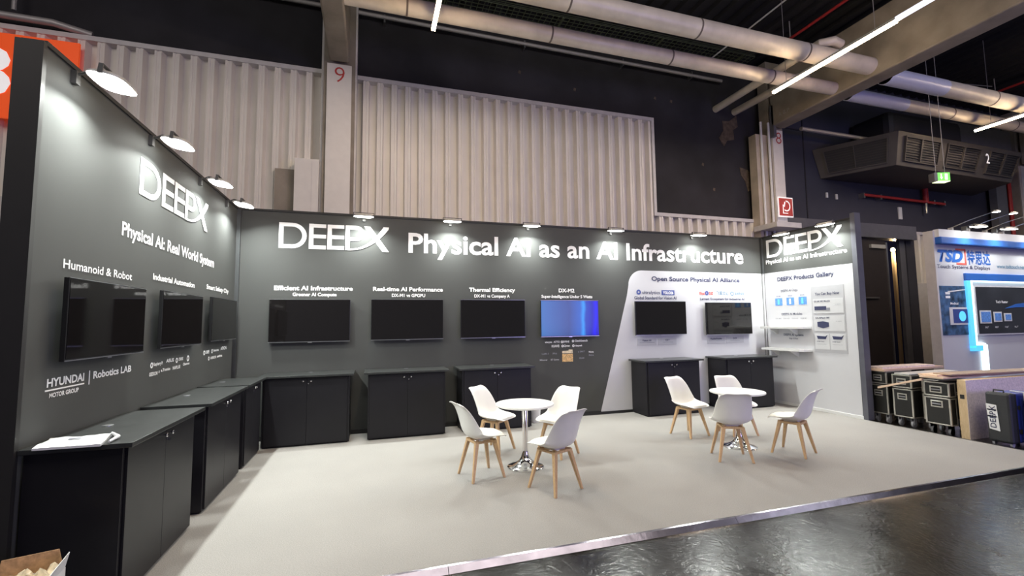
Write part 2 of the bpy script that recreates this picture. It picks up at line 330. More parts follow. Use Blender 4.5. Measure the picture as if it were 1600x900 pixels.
# rail pipe over the cladding at the left
tag(MB().tube([(-6, 1.03, 6.60), (-2.95, 1.03, 6.55), (-2.5, 1.15, 6.50)], .055, 10).build('rail_pipe', 'conduit', None, True), 'grey pipe running above the corrugated cladding behind the orange sign', 'pipe')
tag(MB().tube([(-3.45, 1.03, 6.66), (-3.47, 1.03, 8.3)], .03, 8).build('hanger_rod', 'conduit', None, True), 'thin grey rod hanging from the roof above the orange sign', 'rod')

# ---------------------------------------------------------------- booth walls
H = 3.462; W = 9.987
wb = MB().box(-.1, W+.1, 0, .1, 0, H).build('wall_back', 'print_black'); wb['kind'] = 'structure'
wl = MB().box(-.105, 0, -4.19, 0, 0, H).build('wall_left', 'print_black'); wl['kind'] = 'structure'
wrt = MB().box(W, W+.1, -1.92, 0, 0, H).build('wall_right', 'print_black'); wrt['kind'] = 'structure'
MB().box(-.13, .012, -4.225, -4.19, 0, H+.01).build('end_post', 'frame_black', wl)
MB().box(-.12, .01, -4.19, 0, H, H+.03).build('top_rail', 'frame_black', wl)
MB().box(-.1, W+.1, -.01, .11, H, H+.03).build('top_rail', 'frame_black', wb)
MB().box(W-.01, W+.11, -1.92, 0, H, H+.03).build('top_rail', 'frame_black', wrt)
MB().box(W-.02, W+.12, -2.0, -1.92, 0, H+.1).build('end_post', 'lacquer', wrt)
MB().box(0, .05, -.05, 0, 0, H).build('corner_profile', 'profile', wb)
MB().box(W-.045, W, -.045, 0, 2.70, H).build('corner_profile', 'profile', wb); MB().box(W-.03, W, -.03, 0, 0, 2.70).build('corner_profile', 'print_white', wb)
MB().box(.05, 6.02, -.012, 0, 0, .07).build('skirting', 'skirt', wb)
MB().box(6.02, W, -.012, 0, 0, .05).build('skirting', 'skirt', wb)
MB().box(0, .012, -4.19, 0, 0, .05).build('skirting', 'skirt', wl)
MB().box(W-.02, W, -1.92, 0, 0, .05).build('skirting', 'white', wrt)
# white print on the back wall, slanted left edge with a rounded top corner
zt = 2.70
cur = [(6.02, .05), (9.942, .05), (9.942, zt)]
arc = [(6.98-.30*sin(t*pi/2/8)-.0, zt-.30*(1-cos(t*pi/2/8))) for t in range(9)]
plate('B', 0, cur+arc+[(6.64, 2.2)], 'print_white', wb, 'white_print', .003)
plate('R', W, [(-.045, .05), (-.045, zt), (-1.90, zt-.02), (-1.90, .05)][::-1], 'print_white', wrt, 'white_print', .003)
# lettering, back wall
logo('B', 0, .565, 2.20, 2.90, 3.30, wb)
text('B', 0, 'Physical AI as an AI Infrastructure', 2.52, 9.48, 2.895, .335, 'letter', wb, .022)
BT = [('Efficient AI Infrastructure', .52, 1.655, 2.245, .07, 'Greener AI Compute', .78, 1.415, 2.155),
      ('Real-time AI Performance', 1.965, 3.095, 2.245, .07, 'DX-M1 vs GPGPU', 2.26, 2.80, 2.15),
      ('Thermal Efficiency', 3.55, 4.38, 2.25, .07, 'DX-M1 vs Company A', 3.64, 4.28, 2.15),
      ('DX-M2', 5.22, 5.535, 2.255, .07, 'Super-Intelligence Under 5 Watts', 4.88, 5.90, 2.15)]
for a, x0, x1, z, c, b, y0, y1, z2 in BT:
    text('B', 0, a, x0, x1, z, c, 'letter', wb, .03); text('B', 0, b, y0, y1, z2, .055, 'letter', wb, .028)
Wp = -.0035
text('B', Wp, 'Open Source Physical AI Alliance', 7.20, 9.35, 2.50, .09, 'ink', wb, .03)
text('B', Wp, 'ultralytics', 6.98, 7.38, 2.24, .065, 'ink', wb, .01)
plate('B', 0, rect(7.42, 7.72, 2.22, 2.32), 'ink_blue', wb, 'print', .006); text('B', -.006, 'YOLO26', 7.45, 7.69, 2.24, .055, 'letter', wb, .03)
def disc(pl, val, a, z, r, m, par, r2=0, off=.006, n=16, name='emblem'):
    mb = MB()
    A = [(a+r*cos(2*pi*i/n), z+r*sin(2*pi*i/n)) for i in range(n+1)]; B = [(a+r2*cos(2*pi*i/n), z+r2*sin(2*pi*i/n)) for i in range(n+1)]
    strip2(mb, pl, val, A, B, off); return mb.build(name, m, par)
disc('B', 0, 6.90, 2.275, .05, 'ink_blue', wb, .02)
text('B', Wp, 'Global Standard for Vision AI', 6.80, 7.76, 2.135, .06, 'ink', wb, .02)
text('B', Wp, 'Bai', 8.32, 8.46, 2.235, .06, 'ink_red', wb, .03); disc('B', 0, 8.50, 2.27, .045, 'ink_blue', wb, .012); text('B', Wp, '百度', 8.55, 8.66, 2.235, .055, 'ink_red', wb, .02)
text('B', Wp, '飞桨文心', 8.74, 9.05, 2.235, .065, 'ink_teal', wb, .0); disc('B', 0, 9.14, 2.265, .045, 'ink_teal', wb, .03); text('B', Wp, 'ERNIE', 9.22, 9.46, 2.235, .06, 'ink_teal', wb, .0)
text('B', Wp, 'Largest Ecosystem for Industrial AI', 8.33, 9.45, 2.125, .052, 'ink', wb, .02)
for x0, x1 in ((6.83, 7.26), (7.30, 7.72), (8.46, 8.90), (8.93, 9.38)):
    plate('B', 0, rect(x0, x1, 1.24, 1.375), 'grey_panel', wb, 'label_plate', .008)
for s, x0, x1, z in (('Vision AI', 6.94, 7.14, 1.32), ('OS+', 7.46, 7.56, 1.32), ('PaddlePaddle', 8.54, 8.82, 1.32), ('OCR', 9.1, 9.2, 1.32)):
    text('B', -.008, s, x0, x1, z, .035, 'ink', wb, .02); plate('B', 0, rect(x0-.06, x1+.08, 1.29, 1.298), 'ink_grey', wb, 'print', .010)
# small partner marks below the lit screen
for s, x0, x1, z, c in (('wiwynn', 4.93, 5.07, 1.335, .035), ('ATTO', 5.10, 5.22, 1.335, .035), ('DFINE', 5.29, 5.41, 1.335, .035), ('Geekbench', 5.52, 5.78, 1.345, .04),
                        ('HUAWEI', 5.06, 5.21, 1.255, .045), ('Qwen', 5.30, 5.42, 1.26, .038), ('deepseek', 5.53, 5.67, 1.26, .033)):
    text('B', 0, s, x0, x1, z, c, 'letter', wb, .03)
for x, z in ((5.265, 1.35), (5.485, 1.36), (5.275, 1.275), (5.49, 1.275)): disc('B', 0, x, z, .024, 'letter', wb, .009, .004)
for s, x0, x1, z, m in (('LLaMA 3', 4.87, 5.0, 1.13, 'ink_grey'), ('Phi', 5.08, 5.16, 1.13, 'ink_grey'), ('Mistral', 4.83, 4.97, 1.02, 'grey_panel'), ('BIT Gemma', 5.04, 5.20, 1.02, 'grey_panel'),
                        ('a SMIT', 5.58, 5.72, 1.15, 'ink_grey'), ('GLM', 5.60, 5.70, 1.03, 'ink_grey'), ('Nota', 5.80, 5.90, 1.14, 'letter'), ('Edge', 5.80, 5.90, 1.08, 'ink_grey')):
    text('B', 0, s, x0, x1, z, .03, m, wb, .02)
plate('B', 0, rect(5.265, 5.475, .99, 1.13), 'gold', wb, 'chip_picture', .006)
plate('B', 0, [(5.265, 1.14), (5.475, 1.14), (5.47, 1.205), (5.40, 1.21), (5.39, 1.19), (5.265, 1.185)], 'cream', wb, 'chip_picture', .006)
# lettering, left wall (reads away from the viewer)
logo('L', 0, -2.96, -1.285, 2.87, 3.20, wl)
text('L', 0, 'Physical AI: Real World System', -3.20, -.98, 2.455, .115, 'letter', wl, .025)
text('L', 0, 'Humanoid & Robot', -3.89, -3.0, 2.10, .062, 'letter', wl, .015)
text('L', 0, 'Industrial Automation', -2.62, -1.60, 2.145, .06, 'letter', wl, .03)
text('L', 0, 'Smart Safety City', -1.21, -.33, 2.165, .06, 'letter', wl, .03)
text('L', 0, 'HYUNDAI', -3.97, -3.585, 1.325, .055, 'letter', wl, .03)
plate('L', 0, rect(-3.98, -3.58, 1.300, 1.309), 'letter', wl, 'rule', .003)
text('L', 0, 'MOTOR GROUP', -3.94, -3.64, 1.255, .03, 'letter', wl, .03)
plate('L', 0, rect(-3.525, -3.517, 1.29, 1.39), 'letter', wl, 'rule', .003)
text('L', 0, 'Robotics LAB', -3.475, -2.93, 1.325, .055, 'letter', wl, .03)
for s, y0, y1, z, c in (('Raspberry Pi', -2.52, -2.33, 1.335, .032), ('ASUS', -2.25, -2.07, 1.345, .035), ('ONNX', -1.95, -1.83, 1.34, .035),
                        ('GEEKOM', -2.60, -2.43, 1.245, .035), ('e.Tronics', -2.36, -2.15, 1.265, .03), ('NAPLUE', -2.09, -1.90, 1.26, .035), ('Clientron', -1.83, -1.65, 1.28, .028),
                        ('UBEE', -1.15, -1.02, 1.365, .04), ('Remote', -.86, -.66, 1.375, .032), ('ATION', -.58, -.33, 1.38, .045), ('ARBOR', -.97, -.75, 1.285, .035), ('aetina', -.72, -.50, 1.29, .035)):
    text('L', 0, s, y0, y1, z, c, 'letter', wl, .03)
for y, z, r in ((-2.56, 1.345, .028), (-2.0, 1.35, .028), (-1.70, 1.35, .034), (-1.20, 1.38, .03), (-.92, 1.385, .028), (-1.03, 1.30, .026), (-2.40, 1.27, .012)): disc('L', 0, y, z, r, 'letter', wl, r*.45, .004)
# lettering, right wall
logo('R', W, -.13, -1.76, 3.02, 3.40, wrt)
text('R', W, 'Physical AI as an AI Infrastructure', -.10, -1.82, 2.89, .085, 'letter', wrt, .02)
Rp = W-.0035
text('R', Rp, 'DEEPX Products Gallery', -.36, -1.56, 2.50, .085, 'ink', wrt, .03)
text('R', Rp, 'DEEPX AI Chips', -.43, -.81, 2.275, .045, 'ink', wrt, .01)
text('R', Rp, 'DEEPX AI Modules', -.42, -.88, 1.80, .045, 'ink', wrt, .01)
for k in range(4): text('R', Rp, ('DX-M1', 'DX-V3', 'DX-H1', 'DX-M1 M.2')[k], -.27-.19*k, -.40-.19*k, 1.72, .025, 'ink_grey', wrt, .01)
for k in range(3):
    a = -.28-.27*k; plate('R', W, rect(a-.17, a, 2.0, 2.15)[::-1], 'chip', wrt, 'chip_picture', .006); plate('R', W, rect(a-.10, a-.06, 2.02, 2.13)[::-1], 'sky_blue' if k != 1 else 'white', wrt, 'chip_picture', .008)
    text('R', Rp, ('DX-M1', 'DX-H1', 'DX-M2')[k], a-.04, a-.13, 2.18, .02, 'ink_blue', wrt, .01)
text('R', Rp, 'DEEPX AI Systems', -.44, -.88, 1.385, .045, 'ink', wrt, .02); text('R', Rp, 'Edge AI Box', -.56, -.76, 1.32, .03, 'ink', wrt, .01)
plate('R', W, rect(-1.72, -1.09, 1.09, 2.33)[::-1], 'grey_panel', wrt, 'poster', .008)
text('R', W-.008, 'You Can Buy Now', -1.17, -1.64, 2.16, .05, 'ink', wrt, .02)
for z0, z1, a0, a1 in ((1.82, 2.09, -1.70, -1.12), (1.49, 1.77, -1.70, -1.12), (1.15, 1.44, -1.40, -1.12), (1.15, 1.44, -1.70, -1.42)):
    plate('R', W, rect(a0, a1, z0, z1)[::-1], 'card', wrt, 'product_card', .012)
text('R', W-.012, 'DX-M1 M.2 Module', -1.15, -1.46, 2.03, .03, 'ink', wrt, .02); text('R', W-.012, 'DX-AIPlayer MPI', -1.16, -1.43, 1.72, .03, 'ink', wrt, .02)
plate('R', W, rect(-1.38, -1.15, 1.88, 1.95)[::-1], 'ink', wrt, 'product_picture', .016); plate('R', W, rect(-1.45, -1.38, 1.87, 1.92)[::-1], 'ink_grey', wrt, 'product_picture', .016)
plate('R', W, [(-1.19, 1.66), (-1.30, 1.67), (-1.41, 1.65), (-1.41, 1.57), (-1.30, 1.54), (-1.19, 1.57)], 'ink', wrt, 'product_picture', .016)
for a in (-1.16, -1.46):
    plate('R', W, [(a, 1.40), (a-.17, 1.39), (a-.21, 1.42), (a-.17, 1.34), (a-.02, 1.34)], 'ink', wrt, 'product_picture', .016)
    text('R', W-.012, 'DX-M1 Devkit', a, a-.14, 1.285, .02, 'ink', wrt, .01); text('R', W-.012, 'evaluation board kit', a, a-.18, 1.24, .014, 'ink_grey', wrt, 0)
for z in (1.99, 1.68): text('R', W-.012, 'in stock', -1.55, -1.65, z-.02, .02, 'ink_grey', wrt, 0)

# ---------------------------------------------------------------- carpet and its edge
cp = tag(MB().box(0, 9.98, -4.28, -.001, -.038, 0).build('carpet', 'carpet'), 'light grey felt carpet covering the raised floor of the stand', 'carpet')
e = MB(); e.hexa([(0.0, -4.335, -.04), (10.03, -4.335, -.04), (10.03, -4.28, -.04), (0.0, -4.28, -.04), (0.0, -4.30, .004), (10.0, -4.30, .004), (10.0, -4.255, .004), (0.0, -4.255, .004)])
x = 0.0
for k in range(4):
    x1 = min(x+2.5, 10.0); MB().hexa([(x+.002, -4.335, -.04), (x1-.002, -4.335, -.04), (x1-.002, -4.28, -.04), (x+.002, -4.28, -.04), (x+.002, -4.300, -.002), (x1-.002, -4.300, -.002), (x1-.002, -4.281, 0), (x+.002, -4.281, 0)]).build('edge_trim', 'trim_metal', cp); x = x1
MB().box(9.955, 9.995, -4.26, -2.0, -.038, 0).build('edge_trim', 'steel', cp)

# ================================================================ CABINETS
def make_cabinet():
    r = thing('cabinet', '', 'cabinet')
    w, d, h = 1.15, .485, .965
    MB().box(-w/2, w/2, -d, 0, .015, h).build('body', 'cabinet', r, bevel=.002)
    MB().box(-w/2+.02, w/2-.02, -d+.02, -.02, 0, .015).build('plinth', 'gap', r)
    MB().box(-w/2-.055, w/2+.055, -d-.07, 0, h, h+.03).build('worktop', 'cabinet_top', r, bevel=.003)
    MB().lathe([(.0, .0), (.035, .0), (.035, .004), (.028, .006), (.0, .005)], (0, -.14, h+.03), 20).build('cable_grommet', 'steel', r, True)
    for s in (-1, 1):
        a, b = sorted((s*.0015, s*(w/2-.03)))
        dr = MB().box(a, b, -d-.016, -d, .03, h-.012).build('door', 'cabinet', r, bevel=.0015)
        kx = s*.052
        kb = MB().lathe([(.007, 0), (.007, .012), (.014, .018), (.015, .026), (.010, .031), (0, .032)], (0, 0, 0), 16)
        kb.xform(Matrix.Translation((kx, -d-.016, h-.055)) @ Matrix.Rotation(pi/2, 4, 'X')); kb.build('knob', 'chrome', dr, True)
        if s > 0:
            k2 = MB().lathe([(.008, 0), (.008, .004), (0, .005)], (0, 0, 0), 12); k2.box(-.001, .001, -.012, .006, .004, .022)
            k2.xform(Matrix.Translation((.018, -d-.016, h-.095)) @ Matrix.Rotation(pi/2, 4, 'X')); k2.build('key', 'chrome', dr)
    return r
cab = make_cabinet()
CABS = [('B', 1.08, 'low black two-door cabinet standing first from the left along the back wall'), ('B', 2.485, 'low black two-door cabinet standing second from the left along the back wall'),
        ('B', 3.905, 'low black two-door cabinet behind the nearer white table, third along the back wall'),
        ('B', 7.255, 'low black cabinet at the left side of the white printed back wall'), ('B', 9.015, 'low black cabinet in the far right corner beside the white shelves'),
        ('L', -3.575, 'nearest low black cabinet on the left wall with wrapped papers on top'), ('L', -2.14, 'middle low black cabinet of the three along the left wall'),
        ('L', -1.0, 'farthest low black cabinet of the left wall, in the left corner')]
for i, (p, a, lab) in enumerate(CABS):
    c = cab if i == 0 else copy_tree(cab)
    if p == 'B': c.location = (a, -.014, 0)
    else: c.location = (.014, a, 0); c.rotation_euler = (0, 0, pi/2)
    if lab.startswith('farthest'): c.scale = (.68, 1, 1)
    c['label'] = lab; c['group'] = 'low black cabinets along the stand walls'
# wrapped papers on the nearest cabinet
pb = MB(); n = 14; vs = []
P00, P10, P11, P01 = Vector((.12, -4.19, .9955)), Vector((.45, -4.20, .9955)), Vector((.37, -3.90, .9955)), Vector((.06, -3.92, .9955))
for j in range(n+1):
    for i in range(n+1):
        u, v = i/n, j/n; p = (P00*(1-u)+P10*u)*(1-v)+(P01*(1-u)+P11*u)*v
        vs.append((p.x, p.y, p.z+.012+.006*sin(9*u+3*v)*sin(6*v)+random.uniform(0, .004)))
k = len(vs); vs += [(a, b, .9955) for a, b, c in vs]
fs = [(j*(n+1)+i, j*(n+1)+i+1, (j+1)*(n+1)+i+1, (j+1)*(n+1)+i) for j in range(n) for i in range(n)]
per = [(0, i) for i in range(n)]+[(j, n) for j in range(n)]+[(n, n-i) for i in range(n)]+[(n-j, 0) for j in range(n)]
per = [a*(n+1)+b for a, b in per]
fs += [(per[i], per[(i+1) % len(per)], k+per[(i+1) % len(per)], k+per[i]) for i in range(len(per))]; fs.append(tuple(k+q for q in per)[::-1])
papers = thing('paper_stack', 'stack of white papers in clear plastic on the nearest left cabinet', 'papers', (-.02, -.05, 0))
pb.add(vs, fs).build('papers', 'paper', papers, True)
MB().tube([(.46, -4.13, 1.006), (.46, -4.03, 1.014), (.37, -3.90, 1.013)], [.006, .012, .008], 8).build('plastic_fold', 'paper', papers, True)
MB().box(.20, .26, -4.02, -4.00, 1.014, 1.0165).build('printed_mark', 'ink_grey', papers)

# ================================================================ SCREENS
def make_tv(lit=False):
    r = thing('television', '', 'television'); w, h = 1.15, .655
    MB().box(-w/2, w/2, -.085, -.055, 0, h).build('housing', 'bezel', r, bevel=.003)
    MB().box(-w/2+.12, w/2-.12, -.055, -.02, .12, h-.08).build('back_cover', 'bezel', r, bevel=.004)
    MB().box(-.22, .22, -.022, -.004, .2, .46).build('wall_bracket', 'steel', r)
    MB().box(-w/2+.009, w/2-.009, -.088, -.085, .018, h-.009).build('screen', 'lit_screen' if lit else 'screen', r)
    MB().box(-w/2, w/2, -.089, -.084, 0, .008).build('bottom_trim', 'steel', r)
    MB().box(-.03, .03, -.087, -.075, -.012, .002).build('sensor', 'steel', r)
    MB().box(-w/2, w/2, -.089, -.07, h-.004, h).build('top_trim', 'steel', r)
    return r
tv = make_tv(); tvl = make_tv(True)
TVS = [('B', 1.05, 1.447, 'dark wall screen under the heading Efficient AI Infrastructure'), ('B', 2.515, 1.452, 'dark wall screen under the heading Real-time AI Performance'),
       ('B', 3.96, 1.452, 'dark wall screen under the heading Thermal Efficiency'), ('B', 7.34, 1.44, 'dark wall screen at the left on the white print, above a low cabinet'),
       ('B', 8.97, 1.42, 'dark wall screen at the right on the white print, near the corner'),
       ('L', -3.455, 1.485, 'nearest dark wall screen on the left wall under Humanoid & Robot'), ('L', -2.09, 1.50, 'middle dark wall screen on the left wall under Industrial Automation'),
       ('L', -.735, 1.518, 'farthest dark wall screen on the left wall under Smart Safety City')]
for i, (p, a, z, lab) in enumerate(TVS):
    c = tv if i == 0 else copy_tree(tv)
    if p == 'B': c.location = (a, 0, z)
    else: c.location = (0, a, z); c.rotation_euler = (0, 0, pi/2); c.scale = (.90, 1, .835)
    c['label'] = lab; c['group'] = 'switched-off wall screens'
tvl.location = (5.405, 0, 1.447); tvl['label'] = 'wall screen glowing bright blue beside the white slanted print'

# ================================================================ FLOODLIGHTS on the booth walls
def make_flood():
    r = thing('floodlight', '', 'floodlight')   # origin on the wall face at its top; -y is out from the wall
    MB().box(-.02, .02, -.03, .05, -.06, .02).build('wall_clamp', 'lamp_dark', r)
    MB().tube([(0, -.02, 0.0), (0, -.09, .035), (0, -.16, .02)], .009, 8).build('arm', 'lamp_dark', r, True)
    R = Matrix.Translation((0, -.20, -.03)) @ Matrix.Rotation(radians(7), 4, 'X')
    n = 24; out = []
    def ring(sx, sy, z): return [(sx*abs(cos(2*pi*i/n))**.62*(1 if cos(2*pi*i/n) >= 0 else -1), sy*abs(sin(2*pi*i/n))**.62*(1 if sin(2*pi*i/n) >= 0 else -1), z) for i in range(n)]
    h = MB(); rs = [ring(.135, .10, 0), ring(.135, .10, .012), ring(.10, .075, .035), ring(.05, .04, .042)]
    vs = sum(rs, []); fs = [(j*n+i, j*n+(i+1) % n, (j+1)*n+(i+1) % n, (j+1)*n+i) for j in range(3) for i in range(n)]+[tuple(range(3*n, 4*n))]
    h.add(vs, fs).xform(R).build('lamp_head', 'lamp_body', r, True)
    g = MB(); g.add(ring(.132, .097, -.002)+ring(.10, .07, -.010), [(i, (i+1) % n, n+(i+1) % n, n+i) for i in range(n)]+[tuple(range(n, 2*n))]).xform(R).build('glass', 'glass', r, True)
    y = MB(); y.box(-.142, -.134, -.012, .012, -.004, .05); y.box(.134, .142, -.012, .012, -.004, .05); y.box(-.142, .142, -.012, .012, .05, .056); y.xform(R).build('yoke', 'lamp_dark', r)
    l = bpy.data.lights.new('flood_lamp', 'AREA'); l.shape = 'RECTANGLE'; l.size = .20; l.size_y = .13; l.spread = radians(150); l.energy = FLOOD_W; l.color = FLOOD_C
    lo = bpy.data.objects.new('flood_lamp', l); COL.objects.link(lo); lo.parent = r
    lo.matrix_local = Matrix.Translation((0, -.20, -.046)) @ Matrix.Rotation(radians(-16), 4, 'X')
    return r
fl = make_flood()
FL = [('B', 1.81, 'second'), ('B', 3.22, ''), ('B', 4.63, ''), ('B', 6.31, ''), ('B', 8.18, ''), ('L', -3.92, ''), ('L', -2.82, ''), ('L', -1.60, ''), ('L', -.60, ''), ('R', -.70, ''), ('R', -1.62, '')]
LABF = ['lit floodlight over the big word mark on the back wall', 'lit floodlight above the word Physical on the back wall', 'lit floodlight above the first AI of the back wall heading',
        'lit floodlight above the second AI of the back wall heading', 'lit floodlight at the right end of the back wall above the white print',
        'nearest lit floodlight on top of the left wall', 'second nearest lit floodlight on the left wall, left of its word mark', 'lit floodlight right above the X of the left wall word mark',
        'farthest lit floodlight of the left wall, at the left corner', 'lit floodlight on the right wall beside the back corner', 'lit floodlight on the right wall above the X, near its free end']
for i, (p, a, _) in enumerate(FL):
    c = fl if i == 0 else copy_tree(fl)
    if p == 'B': c.location = (a, 0, H-.02)
    elif p == 'L': c.location = (0, a, H-.04); c.rotation_euler = (0, 0, pi/2)
    else: c.location = (W, a, H-.02); c.rotation_euler = (0, 0, -pi/2)
    c.scale = (1.12, 1.12, 1.12)
    c['label'] = LABF[i]; c['group'] = 'floodlights on the stand walls'

# ================================================================ CHAIRS
def catmull(P, n):
    out = []; m = len(P)-1
    for i in range(n+1):
        t = i/n*m; k = min(int(t), m-1); t -= k
        p = [P[max(k-1, 0)], P[k], P[k+1], P[min(k+2, m)]]
        out.append(tuple(.5*((2*b)+(-a+c)*t+(2*a-5*b+4*c-d)*t*t+(-a+3*b-3*c+d)*t**3) for a, b, c, d in zip(*p)))
    return out
PROF = [(.235, .432, .150, .0), (.215, .446, .195, .004), (.13, .446, .222, .022), (.02, .434, .238, .045), (-.08, .430, .242, .070), (-.15, .448, .238, .092), (-.192, .50, .228, .100),
        (-.215, .57, .220, .088), (-.235, .65, .212, .066), (-.258, .73, .198, .040), (-.283, .80, .176, .010), (-.312, .828, .150, -.010)]
def shell_pts(nv, nu, s0=1.0, v0=0, v1=1, lift=0.0, puff=0.0):
    C = catmull(PROF, nv); vs = []
    for j, (y, z, hw, lf) in enumerate(C):
        a = C[max(j-1, 0)]; b = C[min(j+1, nv)]; d = Vector((0, b[0]-a[0], b[1]-a[1])).normalized(); nrm = Vector((0, d.z, -d.y))  # towards the sitter
        if nrm.z < 0 and nrm.y < 0: nrm = -nrm
        for i in range(nu+1):
            s = (-1+2*i/nu)*s0; o = lf*abs(s)**2.6+lift
            top = max(0, (j/nv-.8)/.2)
            vs.append((Vector((hw*s, y, z))+nrm*o+Vector((0, -.012*top*abs(s)**3, .018*top*(abs(s)**2)*(1-abs(s)**6))), j, i))
    return vs
def make_chair():
    r = thing('chair', '', 'chair')
    nv, nu = 26, 14
    g = [tuple(p) for p, j, i in shell_pts(nv, nu)]
    fs = [(j*(nu+1)+i, j*(nu+1)+i+1, (j+1)*(nu+1)+i+1, (j+1)*(nu+1)+i) for j in range(nv) for i in range(nu)]
    sh = MB().add(g, fs).build('shell', 'plastic', r, True)
    m = sh.modifiers.new('solid', 'SOLIDIFY'); m.thickness = .011; m.offset = 0
    m = sh.modifiers.new('sub', 'SUBSURF'); m.levels = 1; m.render_levels = 1
    # padded seat
    C = catmull(PROF, 40); rows = C[2:17]; vs = []; nr = len(rows)
    for j, (y, z, hw, lf) in enumerate(rows):
        a = C[j+1]; b = C[j+3]; d = Vector((0, b[0]-a[0], b[1]-a[1])).normalized(); nrm = Vector((0, d.z, -d.y));
        if nrm.z < 0: nrm = -nrm
        e = min(j, nr-1-j)/(nr-1)*2; k = .84*(1-(1-min(1, e*2.2))**2*.35)
        for i in range(13):
            s = -1+i/6; rise = .007+.024*(1-abs(s)**4)*min(1, e*3)**.6
            vs.append(Vector((hw*s*k, y, z))+nrm*(lf*abs(s*k)**2.6+rise))
    fs = [(j*13+i, j*13+i+1, (j+1)*13+i+1, (j+1)*13+i) for j in range(nr-1) for i in range(12)]
    MB().add(vs, fs).build('seat_pad', 'pad', r, True)
    for sx in (-1, 1):
        for sy in (-1, 1):
            l = MB(); l.bar((sx*.192, sy*.192+0.0, 0), (sx*.105, sy*.105, .405), .026, .044); l.build('leg', 'oak', r, bevel=.004)
    f = MB()
    for s in (-1, 1):
        f.hexa([(-.115, -.115*s-.016, .385), (.0, -.016, .385), (.0, .016, .385), (-.115, -.115*s+.016, .385), (-.115, -.115*s-.016, .415), (.0, -.016, .42), (.0, .016, .42), (-.115, -.115*s+.016, .415)])
        f.hexa([(0, -.016, .385), (.115, -.115*s-.016, .385), (.115, -.115*s+.016, .385), (.0, .016, .385), (.0, -.016, .42), (.115, -.115*s-.016, .415), (.115, -.115*s+.016, .415), (.0, .016, .42)])
    f.box(-.13, .13, -.13, -.10, .382, .405); f.box(-.13, .13, .10, .13, .382, .405); f.box(-.13, -.10, -.10, .10, .382, .405); f.box(.10, .13, -.10, .10, .382, .405)
    f.build('seat_frame', 'oak', r, bevel=.003)
    MB().box(-.085, .085, -.085, .085, .405, .428).build('mounting_plate', 'plastic', r)
    return r
ch = make_chair()
CH = [(3.155, -2.535, 13, 'white shell chair at the left of the nearer table, facing right'),
      (3.56, -1.615, -48, 'white shell chair behind the nearer table on the left, open side towards the viewer'),
      (4.29, -2.05, 211, 'white shell chair behind the nearer table on the right, facing left'),
      (3.79, -3.16, 113, 'white shell chair in front of the nearer table on the right, showing its back'),
      (6.54, -1.79, -80, 'white shell chair at the left of the farther table, facing the viewer'),
      (7.27, -1.97, -100, 'white shell chair behind the farther table, partly hidden by the tabletop'),
      (6.25, -2.93, 63, 'white shell chair in front of the farther table, seen straight from behind'),
      (7.16, -3.01, 113, 'white shell chair at the far right beside the farther table')]
for i, (x, y, a, lab) in enumerate(CH):
    c = ch if i == 0 else copy_tree(ch); c.location = (x, y, 0); c.rotation_euler = (0, 0, radians(a-90)); c['label'] = lab; c['group'] = 'white shell chairs with oak legs round the two tables'
# ================================================================ TABLES
def make_table():
    r = thing('bistro_table', '', 'table')
    MB().lathe([(.0, .715), (.33, .715), (.348, .722), (.35, .732), (.346, .741), (.0, .742)], n=48).build('tabletop', 'table_top', r, True)
    MB().lathe([(.0, .70), (.12, .70), (.12, .715), (0, .715)], n=24).build('top_plate', 'steel', r)
    MB().lathe([(.034, .10), (.034, .70)], n=24).build('column', 'chrome', r, True)
    MB().lathe([(.0, 0), (.215, 0), (.216, .008), (.205, .016), (.16, .030), (.11, .050), (.075, .078), (.052, .115), (.038, .165), (.034, .19)], n=40).build('base', 'chrome', r, True)
    return r
tb = make_table(); tb.location = (3.725, -2.40, 0); tb['label'] = 'round white table with chrome foot, the nearer one on the left'
t2 = copy_tree(tb); t2.location = (6.74, -2.55, 0); t2['label'] = 'round white table with chrome foot, the farther one on the right'
for t in (tb, t2): t['group'] = 'round white tables with chrome feet'
# ---------------------------------------------------------------- waste bin
wbn = thing('waste_bin', 'small white waste bin beside the third back wall cabinet, behind the nearer table', 'bin', (4.66, -.17, 0))
MB().lathe([(0, 0), (.085, 0), (.105, .28), (.11, .285), (.10, .285), (.082, .012), (0, .012)], n=24).build('bucket', 'white', wbn, True)
bag = MB(); bag.lathe([(.112, .26), (.113, .288), (.10, .29), (.07, .24), (0, .22)], n=20); bag.build('bin_liner', 'rubber', wbn, True)

# ================================================================ SHELVES on the right wall
for z, lab in ((1.53, 'upper white chamfered shelf on the right wall'), (1.095, 'lower white chamfered shelf on the right wall')):
    r = thing('wall_shelf', lab, 'shelf', (W-.004, 0, z), 0, 'white shelves on the right wall')
    mb = MB(); P = [(0, -.12), (-.265, -.12), (-.265, -.98), (-.20, -1.03), (0, -1.05)]
    n = len(P); mb.add([(a, b, 0) for a, b in P]+[(a, b, .045) for a, b in P], [tuple(range(n)), tuple(range(n, 2*n))[::-1]]+[(i, n+i, n+(i+1) % n, (i+1) % n) for i in range(n)])
    mb.build('shelf_board', 'white', r, bevel=.002)
    for y in (-.3, -.75): MB().hexa([(-.02, y-.012, -.12), (0, y-.012, -.12), (0, y+.012, -.12), (-.02, y+.012, -.12), (-.22, y-.012, 0), (0, y-.012, 0), (0, y+.012, 0), (-.22, y+.012, 0)]).build('bracket', 'white', r)

